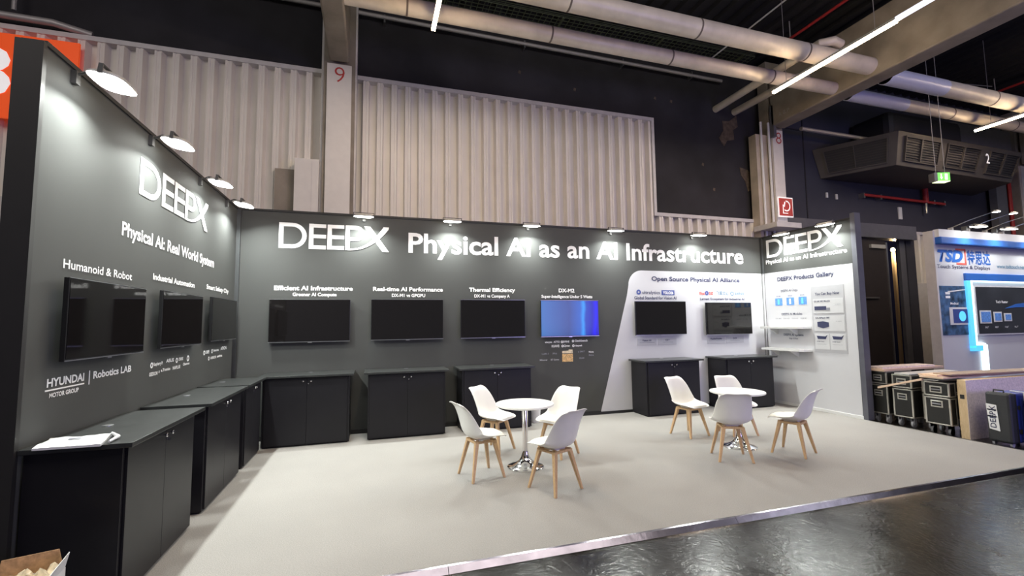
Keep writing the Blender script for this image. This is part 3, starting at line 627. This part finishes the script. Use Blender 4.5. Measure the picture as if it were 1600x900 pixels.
# ================================================================ CARTON at the lower left
ct = thing('carton', 'open carton stuffed with crumpled brown paper at the lower left corner', 'box', (.27, -4.60, -.04), radians(8))
ct.scale = (.85, .85, .89)
b = MB(); b.box(-.17, .17, -.17, .17, 0, .006); b.box(-.17, .17, -.17, -.163, 0, .50); b.box(-.17, .17, .163, .17, 0, .50); b.box(-.17, -.163, -.163, .163, 0, .50); b.box(.163, .17, -.163, .163, 0, .50)
b.build('carton_body', 'white', ct)
MB().hexa([(-.15, .163, .50), (.16, .163, .50), (.16, .17, .50), (-.15, .17, .50), (-.14, .185, .595), (.13, .18, .61), (.13, .186, .61), (-.14, .191, .595)]).build('flap', 'kraft', ct, bevel=.002)
MB().hexa([(.163, -.16, .50), (.17, -.16, .50), (.17, .16, .50), (.163, .16, .50), (.195, -.14, .57), (.20, -.14, .57), (.20, .13, .60), (.195, .13, .60)]).build('flap', 'white', ct)
vs = []; n = 16
for j in range(n+1):
    for i in range(n+1): vs.append((-.16+.32*i/n, -.16+.32*j/n, .50+.045*sin(i*.9+j*.5)*cos(j*.8)+random.uniform(-.012, .02)))
MB().add(vs, [(j*(n+1)+i, j*(n+1)+i+1, (j+1)*(n+1)+i+1, (j+1)*(n+1)+i) for j in range(n) for i in range(n)]).build('crumpled_paper', 'cream', ct)

# ================================================================ COLUMNS AND BEAMS
def column(x0, x1, y0, ztop, digit, label, dx=0):
    r = thing('column', label, 'column', (0, 0, 0))
    MB().box(x0-.06, x1+.06, y0+.05, 1.12, -.04, 8.2).build('shaft', 'concrete', r)
    MB().box(x0, x1, y0, y0+.05, -.04, ztop).build('face_board', 'col_white', r)
    if digit: text('B', y0, digit, x0+.13+dx, x0+.30+dx, ztop-.34, .28, 'red', r, -.012, .004)
    return r
c9 = column(1.12, 1.54, .80, 6.44, '9', 'white boarded column marked 9 behind the stand')
MB().box(1.02, 1.06, .90, 1.13, 0, 8.2).build('side_strip', 'clad_trim', c9); MB().box(1.60, 1.63, .90, 1.13, 0, 8.2).build('side_strip', 'clad_trim', c9)
c8 = column(11.38, 11.70, .80, 6.42, '8', 'white boarded column marked 8 above the right corner of the stand', -.03)
MB().box(10.95, 11.32, .9, 1.12, 0, 6.3).build('side_board', 'beige', c8); 
for x, y in ((11.08, .86), (11.30, .84)): MB().tube([(x, y, 3.3), (x, y, 6.6)], .028, 8).build('conduit', 'white', c8, True)
MB().box(10.85, 11.6, .35, 1.0, 3.86, 3.98).build('ledge', 'clad_trim', c8)
MB().box(11.32, 11.40, .70, .80, 6.2, 7.0).build('junction_duct', 'lacquer', c8)
c7 = column(21.3, 21.8, .80, 6.44, None, 'pale column at the right edge beyond the ventilation unit')
MB().tube([(20.95, .95, 0), (20.95, .95, 6.3)], .05, 8).build('riser_pipe', 'red', c7, True)
MB().box(20.3, 20.8, .95, 1.13, 0, 8.0).build('side_board', 'galv', c7)
def beam(x0, x1, label):
    r = thing('roof_beam', label, 'beam')
    mb = MB(); mb.box(x0+.10, x1-.10, -17.5, .84, 6.50, 8.0); mb.build('web', 'concrete', r)
    MB().box(x0, x1, -17.5, .80, 6.46, 6.62).build('lower_flange', 'concrete', r)
    MB().box(x0, x1, -17.5, .80, 7.7, 8.28).build('upper_flange', 'concrete', r)
    return r
def beam2(x0, x1, label):
    b = tag(MB().box(x0, x1, -17.5, .78, 6.47, 7.75).build('roof_beam', 'concrete', None, bevel=.03), label, 'beam', 'concrete roof beams')
    return b
b9 = beam2(1.16, 1.50, 'concrete roof beam above the column marked 9'); b8 = beam2(11.32, 11.74, 'concrete roof beam above the column marked 8, pierced by two pale pipes')
beam2(21.3, 21.8, 'concrete roof beam above the column at the right edge')
text('L', 11.32, 'A 8.P', .55, .25, 6.62, .10, 'conduit', b8, -.01, -.004)
# white service box left of column 9
sb = thing('service_box', 'pale boxed-in duct left of the column marked 9', 'casing')
MB().box(.62, 1.015, .84, 1.08, 3.0, 4.64).build('casing', 'col_white', sb, bevel=.004); MB().box(.90, .905, .835, .84, 3.0, 4.62).build('joint', 'clad_trim', sb)
MB().box(.28, .60, 1.02, 1.13, 3.0, 4.48).build('side_casing', 'concrete', sb)

# ================================================================ PIPES
def big_pipe(y, z, r, xs, label, white=None):
    t = thing('ceiling_pipe', label, 'pipe', (0, 0, 0), 0, 'large pale pipes under the roof')
    MB().tube([(xs[0], y, z), (xs[1], y, z)], r, 24).build('pipe_run', 'pipe', t, True)
    if white: MB().tube([(white[0], y, z), (white[1], y, z)], r+.006, 24).build('white_sleeve', 'pipe_white', t, True)
    x = xs[0]+.9
    while x < xs[1]:
        if not (white and white[0]-.1 < x < white[1]+.1): MB().tube([(x, y, z), (x+.03, y, z)], r+.005, 24).build('joint_band', 'pipe_band', t, True)
        x += 2.4
    return t
big_pipe(-.80, 6.63, .13, (1.5, 11.32), 'lower pale pipe running left of the pierced roof beam')
big_pipe(-1.55, 6.70, .16, (1.5, 11.32), 'upper pale pipe running left of the pierced roof beam')
big_pipe(-.80, 6.57, .13, (11.74, 24), 'lower pale pipe right of the pierced roof beam with white sleeve', (11.74, 13.5))
big_pipe(-1.55, 6.57, .16, (11.74, 24), 'upper pale pipe right of the pierced roof beam with white sleeve', (11.74, 13.45))
tag(MB().tube([(10.08, 1.24, 6.97), (10.08, -1.0, 6.97), (10.12, -1.5, 6.99), (10.3, -1.62, 7.0), (10.5, -1.6, 6.98)], .085, 14).build('branch_pipe', 'pipe', None, True), 'slim pale branch pipe from the wall with an elbow over the upper pipe', 'pipe')
tag(MB().tube([(10.66, 1.24, 6.97), (10.66, -.55, 6.92), (10.66, -.75, 6.78)], .085, 14).build('branch_pipe', 'pipe', None, True), 'slim pale branch pipe from the wall, nearer the column marked 8', 'pipe')
cr = thing('wall_conduit', 'thin grey conduit fixed high along the dark rear wall', 'conduit')
MB().tube([(-6, 1.12, 7.78), (10.2, 1.12, 7.66)], .04, 10).build('conduit_run', 'conduit', cr, True)
for x in (2.1, 5.0, 7.4, 9.3):
    MB().box(x, x+.03, 1.10, 1.25, 7.60, 7.76).build('clip', 'steel', cr)
c2r = tag(MB().tube([(12.2, .7, 6.5), (20, .7, 6.45)], .05, 8).build('wall_conduit', 'conduit', None, True), 'thin grey conduit right of the pierced beam above the ventilation unit', 'conduit')
tyy = MB()
x = 1.7
while x < 10.6:
    tyy.box(x, x+.012, .45, .95, 7.95, 7.962); x += .12
for k in range(6): tyy.box(1.7, 10.6, .45+k*.1, .462+k*.1, 7.96, 7.972)
for y in (.45, .95):
    for z in (7.99, 8.03): tyy.box(1.7, 10.6, y-.005, y+.005, z, z+.008)
ty = thing('cable_tray', 'long wire-mesh cable tray under the roof along the rear wall', 'cable tray'); o = tyy.build('wire_mesh', 'tray', ty); o['kind'] = 'stuff'
for x in (3.2, 5.6, 8.0, 10.2): MB().box(x, x+.03, .40, 1.10, 7.90, 7.94).build('tray_arm', 'tray', ty)
def rodpipe(x, y0, y1, z, r, m, lab, cat='pipe', drop=None, name='sprinkler_pipe'):
    t = thing(name, lab, cat); MB().tube([(x, y0, z), (x, y1, z)], r, 8).build('pipe_run', m, t, True)
    if drop: MB().tube([(x, drop, z), (x, drop, 8.3)], .012, 6).build('hanger', 'conduit', t, True)
rodpipe(10.70, -.32, -9, 7.9, .03, 'red', 'thin red pipe under the dark roof left of the pierced beam', drop=-.4)
rodpipe(18.32, -.12, -9, 7.9, .03, 'red', 'thin red pipe under the dark roof at the right edge', drop=-.15)
rodpipe(9.55, .75, -9, 7.9, .016, 'white', 'thin white cable tube under the roof left of the red pipe', 'cable', name='cable_tube')
t = tag(MB().tube([(13.3, -.6, 7.3), (18.3, -.1, 8.1)], .012, 6).build('tie_rod', 'conduit', None, True), 'thin slanted tie rod behind the right pipes', 'rod')
# ================================================================ LED STRIP LIGHTS
for x, y0, y1, cold, lab in ((2.80, -1.00, -4.5, None, 'lit warm strip light at the top above the column marked 9'), (9.50, -.95, -3.15, -4.9, 'long lit warm strip light crossing in front of the pierced beam'), (15.80, -.87, -4.5, None, 'lit warm strip light at the right edge above the ventilation unit')):
    t = thing('strip_light', lab, 'strip light', (0, 0, 0), 0, 'warm strip lights under the roof')
    MB().box(x-.027, x+.027, y1, y0, 6.18, 6.225).build('diffuser', 'strip', t)
    MB().box(x-.03, x+.03, y1, y0, 6.22, 6.26).build('housing', 'lamp_body', t)
    if cold: MB().box(x-.03, x+.03, cold, y1, 6.20, 6.26).build('second_module', 'strip_cold', t)
    for yy in (y0-.3, y1+.3): MB().tube([(x, yy, 6.26), (x, yy, 8.3)], .005, 5).build('hanger_wire', 'conduit', t)
    area('strip_lamp', (x, (y0+y1)/2, 6.17), (0, 0, 0), .08, abs(y1-y0), 55, (1, .80, .60)).parent = t

# ================================================================ SIGNS
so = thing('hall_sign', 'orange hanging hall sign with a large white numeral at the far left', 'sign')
MB().box(-5.0, -2.57, .97, 1.01, 4.90, 6.24).build('sign_board', 'sign_orange_glow', so)
text('B', .97, '3', -4.16, -3.38, 5.18, .86, 'sign_white_glow', so, .03, .006)
fs_ = thing('fire_sign', 'red square fire hose sign on the column marked 8', 'sign')
MB().box(11.32, 11.78, .70, .72, 4.20, 4.69).build('sign_board', 'sign_white_glow', fs_)
MB().box(11.345, 11.755, .69, .70, 4.23, 4.66).build('red_face', 'sign_red', fs_); MB().box(11.4, 11.6, .72, .82, 4.3, 4.5).build('sign_bracket', 'steel', fs_)
hz = MB(); A = []; B = []
for i in range(15):
    t = -2.2+3.9*i/14; A.append((11.555+.125*cos(t), 4.47+.135*sin(t))); B.append((11.555+.095*cos(t), 4.47+.105*sin(t)))
strip2(hz, 'B', .69, A, B, .006)
strip2(hz, 'B', .69, [(11.44, 4.50), (11.44, 4.28)], [(11.465, 4.50), (11.465, 4.28)], .006); strip2(hz, 'B', .69, [(11.44, 4.28), (11.60, 4.28)], [(11.44, 4.30), (11.60, 4.30)], .006)
strip2(hz, 'B', .69, [(11.465, 4.46), (11.50, 4.58)], [(11.50, 4.44), (11.53, 4.56)], .006); hz.build('hose_symbol', 'sign_white_glow', fs_)
ex = thing('exit_sign', 'green lit exit sign hanging on two wires below the ventilation unit', 'sign', (13.08, -1.5, 4.52), radians(-18)); ex.scale = (.66, .66, .80)
MB().box(-.02, .36, -.10, .10, 0, .22).build('sign_box', 'exit_green', ex)
MB().box(-.02, .36, -.10, .10, -.012, 0).build('light_diffuser', 'exit_white', ex)
a = MB(); a.box(.075, .105, -.106, -.10, .09, .19); a.add([(.045, -.106, .10), (.135, -.106, .10), (.09, -.106, .035)], [(0, 1, 2)]); a.build('arrow', 'exit_white', ex)
MB().box(.20, .28, -.106, -.10, .03, .19).build('door_symbol', 'exit_white', ex); MB().box(-.12, -.02, -.10, .10, 0, .22).build('side_panel', 'galv', ex)
for x in (.02, .30): MB().tube([(x, 0, .22), (x-.02, 0, 4.6)], .008, 5).build('hanger_wire', 'conduit', ex)

# ================================================================ VENTILATION UNIT
hv = thing('ventilation_unit', 'large dark faceted ventilation unit with grilles hung on the rear wall', 'ventilation unit')
bt = [(13.45, 1.24, 5.48), (14.15, -.15, 5.45), (18.95, .0, 5.45), (19.7, 1.24, 5.48)]; tp = [(13.2, 1.24, 6.25), (13.99, -.36, 6.22), (19.0, -.27, 6.22), (20.1, 1.24, 6.25)]
MB().hexa(bt+tp).build('casing', 'hvac', hv, bevel=.01)
def bil(q, u, v): return (Vector(q[0])*(1-u)+Vector(q[1])*u)*(1-v)+(Vector(q[3])*(1-u)+Vector(q[2])*u)*v
def fbar(mb, q, ua, ub, va, vb, d0, d1):
    n = (Vector(q[1])-Vector(q[0])).cross(Vector(q[3])-Vector(q[0])).normalized()
    c = [bil(q, ua, va), bil(q, ub, va), bil(q, ub, vb), bil(q, ua, vb)]
    mb.hexa([p+n*d0 for p in c]+[p+n*d1 for p in c])
QL = [bt[0], bt[1], tp[1], tp[0]]; QF = [bt[1], bt[2], tp[2], tp[1]]
def grille(q, u0, u1, v0, v1, div):
    g = MB(); fbar(g, q, u0, u1, v0, v1, .004, .008); gp = g.build('grille', 'hvac_dark', hv)
    s = MB(); n = 9
    for k in range(n): v = v0+(v1-v0)*(k+.25)/n; fbar(s, q, u0, u1, v, v+(v1-v0)*.28/n, .008, .03)
    so = s.build('slats', 'hvac_slat', gp); so['kind'] = 'stuff'
    f = MB(); w_ = (u1-u0)*.02; hh = .035
    for a_, b_, c_, d_ in ((u0-w_, u0, v0-hh, v1+hh), (u1, u1+w_, v0-hh, v1+hh), (u0, u1, v0-hh, v0), (u0, u1, v1, v1+hh)): fbar(f, q, a_, b_, c_, d_, .002, .05)
    fbar(f, q, div-.006, div+.004, v0, v1, .008, .055); f.build('grille_frame', 'hvac', gp)
grille(QL, .14, .88, .15, .85, .50)
grille(QF, .05, .30, .18, .84, .165); grille(QF, .37, .63, .18, .84, .50); grille(QF, .72, .97, .18, .84, .85)
n2 = text('B', -.22, '2', 17.28, 17.42, 5.74, .26, 'sign_white_glow', hv, .01, .10)
MB().box(14.6, 17.5, .2, 1.24, 6.25, 7.1).build('supply_duct', 'hvac_dark', hv, bevel=.15)
MB().box(17.6, 20.3, .5, 1.24, 6.3, 7.3).build('supply_duct', 'galv', hv, bevel=.05)
rp = thing('wall_pipe', 'short red sprinkler pipe on the rear wall below the ventilation unit', 'pipe')
MB().tube([(14.85, 1.12, 5.12), (18.15, 1.12, 5.08)], .04, 10).build('pipe_run', 'red', rp, True)
MB().tube([(17.35, 1.12, 5.06), (17.35, 1.12, 5.48)], .07, 10).build('riser', 'red', rp, True); MB().tube([(17.35, 1.12, 4.75), (17.35, 1.12, 5.06)], .03, 8).build('valve', 'steel', rp, True)
for x in (14.85, 15.5, 17.7, 18.15): MB().box(x-.03, x+.03, 1.1, 1.25, 5.03, 5.17).build('clamp', 'steel', rp)
for x, z, w_, h_, lab in ((16.35, 4.55, .13, .35, 'small pale notice plate on the dark wall above the doorway'), (13.6, 4.98, .06, .14, 'left of two small white wall hooks under the ventilation unit'), (13.95, 4.96, .06, .14, 'right of two small white wall hooks under the ventilation unit')):
    tag(MB().box(x, x+w_, 1.22, 1.25, z, z+h_).build('wall_plate' if w_ > .1 else 'wall_hook', 'white'), lab, 'plate' if w_ > .1 else 'hook')
# ================================================================ DOORWAY
dr = thing('door_1', None, None); dr['kind'] = 'structure'
MB().box(11.75, 16.55, .95, 1.24, 3.90, 4.28).build('lintel', 'lacquer', dr)
MB().box(16.16, 16.40, 1.16, 1.24, -.04, 3.90).build('jamb', 'lacquer', dr); MB().box(16.38, 16.72, 1.13, 1.24, -.04, 4.2).build('jamb', 'wall_navy', dr)
MB().box(13.9, 14.2, .95, 1.24, -.04, 3.90).build('jamb', 'door_brown', dr)
lf = MB().box(14.2, 15.42, 1.05, 1.12, -.02, 3.86).build('door_leaf', 'door_brown', dr)
MB().box(15.42, 15.47, 1.03, 1.13, -.02, 3.80).build('edge_profile', 'steel', lf)
MB().box(14.35, 15.0, 1.0, 1.03, 2.25, 2.29).build('push_bar', 'steel', lf); MB().box(14.8, 15.35, .99, 1.05, 3.62, 3.72).build('door_closer', 'lamp_body', lf)
MB().box(13.5, 19.5, 3.0, 3.1, -.04, 4.6).build('room_wall', 'navy_dark', dr); MB().box(13.5, 19.5, 1.5, 3.0, -.1, -.04).build('room_floor', 'navy_dark', dr)
MB().box(19.4, 19.5, 1.5, 3.0, -.04, 4.6).build('room_wall', 'navy_dark', dr); MB().box(13.5, 19.5, 1.5, 3.1, 4.6, 4.7).build('room_ceiling', 'navy_dark', dr); MB().box(13.4, 13.5, 1.5, 3.0, -.04, 4.6).build('room_wall', 'navy_dark', dr)
dlt = thing('standing_lamp', 'lit bare bulb on a timber post seen through the dark doorway', 'lamp', (17.22, 2.0, -.04))
MB().bar((0, 0, 0), (0, 0, 3.78), .075, .075).build('post', 'ply', dlt); MB().lathe([(0, 0), (.05, .03), (.06, .08), (.04, .13), (0, .15)], (0, 0, 3.78), 12).build('bulb', 'bulb', dlt, True)
l = bpy.data.lights.new('bulb_lamp', 'POINT'); l.energy = 30; l.color = (1, .75, .45); l.shadow_soft_size = .06; lo = bpy.data.objects.new('bulb_lamp', l); COL.objects.link(lo); lo.parent = dlt; lo.location = (-.12, -.22, 3.70)

# ================================================================ NEIGHBOURING STAND
Y = -1.30; TX = 13.2
wn = MB().box(TX, 24, Y, Y+.14, -.04, 3.52).build('wall_neighbour', 'print_white'); wn['kind'] = 'structure'
MB().box(TX-.03, TX+.02, Y-.02, Y+.16, -.04, 3.54).build('end_post', 'clad_trim', wn)
MB().box(TX+.02, 24, Y-.10, Y, 3.40, 3.56).build('fascia', 'white', wn)
MB().box(TX+.02, 24, Y-.13, Y, 3.25, 3.40).build('blue_band', 'blue', wn, bevel=.02)
text('B', Y, 'TSD', 13.29, 14.10, 2.89, .26, 'blue', wn, .05, .004, shear=.25)
for r_ in (rect(13.88, 14.2, 3.15, 3.19), rect(14.16, 14.2, 2.86, 3.17), rect(13.88, 14.2, 2.84, 2.88)): plate('B', Y, r_, 'ink_red', wn, 'red_bracket', .006)
text('B', Y, '特思达', 14.24, 15.02, 2.875, .24, 'blue', wn, .02, .004)
text('B', Y, 'Touch Systems & Displays', 13.25, 14.98, 2.755, .075, 'ink', wn, .01, .004)
text('B', Y, 'www.tsdtouch.net', 15.22, 16.22, 2.80, .09, 'ink_teal', wn, .01, .004)
P1 = plate('B', Y, rect(13.18, 14.12, 1.35, 2.38), 'poster_blue', wn, 'poster', .01)
text('B', Y-.01, 'Medical', 13.55, 13.80, 1.985, .05, 'letter', wn, .02)
plate('B', Y, rect(13.50, 14.10, 1.56, 1.93), 'white', wn, 'monitor_picture', .016); plate('B', Y, rect(13.60, 14.09, 1.60, 1.89), 'ink_blue', wn, 'monitor_picture', .02); disc('B', Y, 13.88, 1.74, .11, 'sky_blue', wn, 0, .024)
plate('B', Y, [(13.5, 2.24), (14.1, 2.30), (14.1, 2.32), (13.5, 2.27)], 'white', wn, 'lamp_picture', .014)
for k in range(2): plate('B', Y, rect(13.42, 13.56, 2.12+.08*k, 2.17+.08*k), 'letter', wn, 'print', .014)
# raised blue path with glowing inner edge
for pts, m, o_, nm in (([(14.09, 2.66), (24, 2.66), (24, 2.50), (14.20, 2.50), (14.20, 1.14), (14.36, 1.14), (14.50, 1.12), (14.50, 1.0), (14.08, 1.0), (14.04, 1.06)], 'blue', .05, 'blue_path'),):
    pass
MB().box(14.06, 24, Y-.05, Y, 2.50, 2.66).build('blue_path', 'blue', wn, bevel=.01)
MB().box(14.06, 14.20, Y-.05, Y, 1.06, 2.50).build('blue_path', 'sky_blue', wn, bevel=.01)
MB().box(14.06, 14.42, Y-.05, Y, 1.00, 1.12).build('blue_path', 'sky_blue', wn, bevel=.01)
MB().box(14.20, 14.235, Y-.055, Y, 1.16, 2.47).build('light_edge', 'neon', wn); MB().box(14.20, 14.50, Y-.055, Y, 1.125, 1.16).build('light_edge', 'neon', wn)
MB().box(14.42, 14.56, Y-.05, Y, .48, 1.125).build('light_edge', 'neon', wn); MB().box(14.20, 24, Y-.054, Y, 2.48, 2.50).build('light_edge', 'neon', wn)
MB().box(14.30, 18, Y-.03, Y, 1.33, 2.40).build('panel_frame', 'white', wn); MB().box(14.36, 18, Y-.034, Y-.03, 1.36, 2.37).build('poster', 'poster_dark', wn)
text('B', Y-.034, 'Tech Raster', 15.0, 15.42, 2.02, .055, 'letter', wn, .02)
for x0, x1, z0, z1 in ((14.42, 14.80, 1.58, 1.86), (14.88, 15.16, 1.61, 1.83), (15.24, 15.50, 1.62, 1.80)):
    plate('B', Y-.034, rect(x0, x1, z0, z1), 'white', wn, 'monitor_picture', .006); plate('B', Y-.034, rect(x0+.04, x1-.03, z0+.03, z1-.03), 'chip', wn, 'monitor_picture', .01)
for k, s in enumerate(('21,5"', '18,5"', '15,6"', '10,1"')): text('B', Y-.034, s, 14.56+.34*k, 14.68+.34*k, 1.48, .035, 'letter', wn, .01)
plate('B', Y-.034, [(15.3, 1.90), (15.7, 2.0), (16.3, 2.05), (16.4, 1.75), (16.1, 1.93), (15.7, 1.93)], 'blue', wn, 'print', .005)
# arm lamps of the neighbour: two short, five on long arms
ARM = [(13.60, .75, 1), (14.15, .95, 1), (14.75, .75, 1), (15.35, .95, 1), (13.75, .25, 0), (14.95, .25, 0), (16.1, .45, 0)]
def make_arm():
    r = thing('arm_spotlight', '', 'spotlight')
    MB().box(-.03, .03, -.05, .02, 0, .06).build('clamp', 'lamp_body', r); MB().tube([(0, 0, .05), (0, -.35, .16), (0, -.72, .24)], .010, 6).build('arm', 'steel', r, True)
    MB().lathe([(0, .03), (.03, .03), (.06, .012), (.065, 0), (.065, -.01)], (0, -.78, .235), 14).build('lamp_head', 'lamp_body', r, True)
    MB().lathe([(0, -.012), (.06, -.012), (.06, -.008), (0, -.008)], (0, -.78, .235), 14).build('glass', 'glass', r)
    return r
sp = make_arm(); LN = ['first arm lamp on the neighbouring white stand, at its left end', 'second arm lamp from the left on the neighbouring white stand', 'third arm lamp from the left on the neighbouring white stand', 'fourth arm lamp from the left on the neighbouring white stand']
for i, (x, s_, k) in enumerate(ARM[:4]):
    c = sp if i == 0 else copy_tree(sp); c.location = (x+.35, Y+.10, 3.60); c['label'] = LN[i]; c['group'] = 'arm lamps on the neighbouring stand'
for i, (x, lab) in enumerate(((13.95, 'left short lit lamp close to the fascia of the neighbouring stand'), (14.95, 'middle short lit lamp close to the fascia of the neighbouring stand'), (16.2, 'rightmost short lit lamp at the picture edge on the neighbouring stand'))):
    c = copy_tree(fl); c.location = (x, Y-.16, 3.62)
    for q in kids(c):
        if q.type == 'LIGHT': q.data = q.data.copy(); q.data.energy = 16; c['label'] = lab; c['group'] = 'short lamps on the neighbouring stand'

# ================================================================ FLIGHT CASES, CRATE, BOARDS
def flight_case(x, y0, y1, dx, h, label, lid=.22):
    r = thing('flight_case', label, 'flight case', (x, y0, -.04), 0, 'black flight cases beside the carpet')
    w = y1-y0; z0 = .15; split = h-lid
    MB().box(0, dx, 0, w, z0, split-.008).build('case_body', 'case_black', r); MB().box(0, dx, 0, w, split+.008, h).build('lid', 'case_black', r)
    e_ = MB(); t = .022
    for a, b in ((z0, split-.008), (split+.008, h)):
        for xx in (-.004, dx-t+.004):
            for yy in (-.004, w-t+.004): e_.box(xx, xx+t, yy, yy+t, a, b)
        for zz in (a, b-t*.8):
            e_.box(-.005, dx+.005, -.005, t-.005, zz, zz+t*.8); e_.box(-.005, dx+.005, w-t+.005, w+.005, zz, zz+t*.8)
            e_.box(-.005, t-.005, 0, w, zz, zz+t*.8); e_.box(dx-t+.005, dx+.005, 0, w, zz, zz+t*.8)
    e_.build('edging', 'alu', r, bevel=.002)
    for zz in ((z0+split)/2+.10, split+lid*.5):
        hh = MB(); hh.box(-.008, 0, w*.27, w*.76, zz-.05, zz+.05); p = hh.build('handle_plate', 'alu', r, bevel=.003)
        MB().box(-.009, -.007, w*.33, w*.70, zz-.032, zz+.032).build('recess', 'rubber', p); MB().tube([(-.016, w*.34, zz), (-.016, w*.69, zz)], .008, 6).build('grip', 'grey_wheel', p)
    for yy in (.05, w-.05):
        for xx in (.07, dx-.07):
            c_ = MB(); c_.tube([(xx, yy-.015, .05), (xx, yy+.015, .05)], .05, 14); c_.box(xx-.03, xx+.03, yy-.025, yy-.018, .04, z0); c_.box(xx-.03, xx+.03, yy+.018, yy+.025, .04, z0); c_.build('castor', 'grey_wheel', r)
    return r
flight_case(10.20, -2.17, -1.90, .6, .86, 'black flight case farthest back, right beside the dark wall post')
flight_case(10.22, -2.52, -2.24, .6, .83, 'black flight case with silver edges, second from the dark wall post')
flight_case(10.36, -2.82, -2.58, .6, .78, 'black flight case set back behind the nearest one')
flight_case(10.13, -3.06, -2.74, .14, .78, 'nearest black flight case with thick silver edging, beside the plywood crate')
cr_ = thing('plywood_crate', 'tall pale plywood crate standing between the flight cases and the suitcases', 'crate', (10.17, -3.24, -.04))
MB().box(.0, 2.2, .0, .10, 0, .84).build('side_panel', 'ply', cr_, bevel=.003); MB().box(.05, 2.2, .10, .13, .1, .8).build('batten', 'ply', cr_)
MB().box(-.003, .0, .025, .075, .57, .63).build('hand_hole', 'rubber', cr_)
MB().box(-.0, 2.2, -.004, .0, .0, .84).build('front_face', 'foam', cr_)
# suitcases
def suitcase(x, y0, y1, dx, h, label, lab=False):
    r = thing('suitcase', label, 'suitcase', (x, y0, -.04), radians(0), 'dark hard suitcases at the right edge')
    w = y1-y0
    MB().box(0, .14, 0, w, .05, h).build('front_shell', 'suit_black', r, bevel=.03); MB().box(.145, dx, 0, w, .05, h-.01).build('rear_shell', 'suit_blue_lit', r, bevel=.03)
    MB().box(.13, .155, .005, w-.005, .06, h-.015).build('zip_seam', 'rubber', r)
    for k in range(3): MB().box(.22+.09*k, .25+.09*k, -.008, 0, .12, h-.08).build('rib', 'suit_blue_lit', r)
    for k in range(3): MB().box(-.006, 0, w*.55, w*.92, .38+.09*k, .40+.09*k).build('moulded_rib', 'suit_black', r)
    hd = MB(); hd.tube([(.05, w*.3, h-.005), (.05, w*.3, h+.03), (.05, w*.7, h+.03), (.05, w*.7, h-.005)], .010, 8); hd.build('carry_handle', 'suit_black', r, True)
    MB().box(.16, .20, -.01, 0, .50, .55).build('latch', 'rubber', r); MB().box(.16, .20, -.01, 0, .18, .24).build('latch', 'rubber', r)
    for yy in (.04, w-.04):
        for xx in (.06, dx-.06): MB().tube([(xx, yy-.012, .03), (xx, yy+.012, .03)], .03, 10).build('wheel', 'grey_wheel', r)
    if lab:
        MB().hexa([(-.006, w-.03, .22), (-.004, w-.03, .22), (-.004, w-.14, .20), (-.006, w-.14, .20), (-.006, w-.01, .56), (-.004, w-.01, .56), (-.004, w-.12, .55), (-.006, w-.12, .55)]).build('paper_label', 'paper', r)
        t = text('R', 0, 'DEEPX', .0, -.30, 0, .07, 'ink', r, .01, .008)
        for v in t.data.vertices: a_ = v.co.y; z_ = v.co.z; v.co.y = w-.105+z_*.9-.0; v.co.z = .24-a_*.98
    MB().tube([(.30, -.012, .06), (.30, -.012, h*.6), (.30, -.008, h+.004), (.30, w*.5, h+.006)], .009, 6).build('strap', 'white', r, True)
    return r
suitcase(10.13, -3.72, -3.46, .62, .72, 'black suitcase with blue light painted on its sides and a taped white name label', True)
suitcase(10.30, -4.05, -3.80, .62, .74, 'black suitcase with blue light painted on, right edge, in front of the labelled one')
# boards
def board(p0, p1, wd, th, m, lab, grp='loose boards lying across the cases', name='board'):
    p0, p1 = Vector(p0), Vector(p1); d = (p1-p0); s = Vector((-d.y, d.x, 0)).normalized()*wd/2; t = Vector((0, 0, th))
    return tag(MB().hexa([p0-s, p1-s, p1+s, p0+s, p0-s+t, p1-s+t, p1+s+t, p0+s+t]).build(name, m, None, bevel=.002), lab, 'board', grp)
board((10.14, -2.0, .822), (11.7, -1.95, .822), .36, .035, 'board', 'thick pale board lying on the flight case next to the dark wall post')
tag(MB().box(10.2, 11.5, -2.12, -1.85, .857, .885).build('foam_sheet', 'foam'), 'crumpled pink foam sheet on top of the thick pale board', 'foam')
board((10.24, -2.38, .793), (11.5, -2.34, .793), .22, .018, 'white', 'thin white board on the second flight case')
board((10.0, -2.92, .805), (12.4, -2.86, .80), .30, .026, 'board', 'lowest pale board lying across the nearest flight case and the crate')
board((10.05, -2.85, .832), (12.6, -3.00, .828), .26, .024, 'board', 'middle pale board of the pile lying across the crate')
board((10.15, -2.98, .857), (12.2, -3.12, .853), .24, .018, 'board_dark', 'top pale board of the pile lying across the crate')
board((10.03, -2.15, .55), (10.02, -2.80, .76), .05, .03, 'board', 'narrow batten leaning down in front of the flight cases')
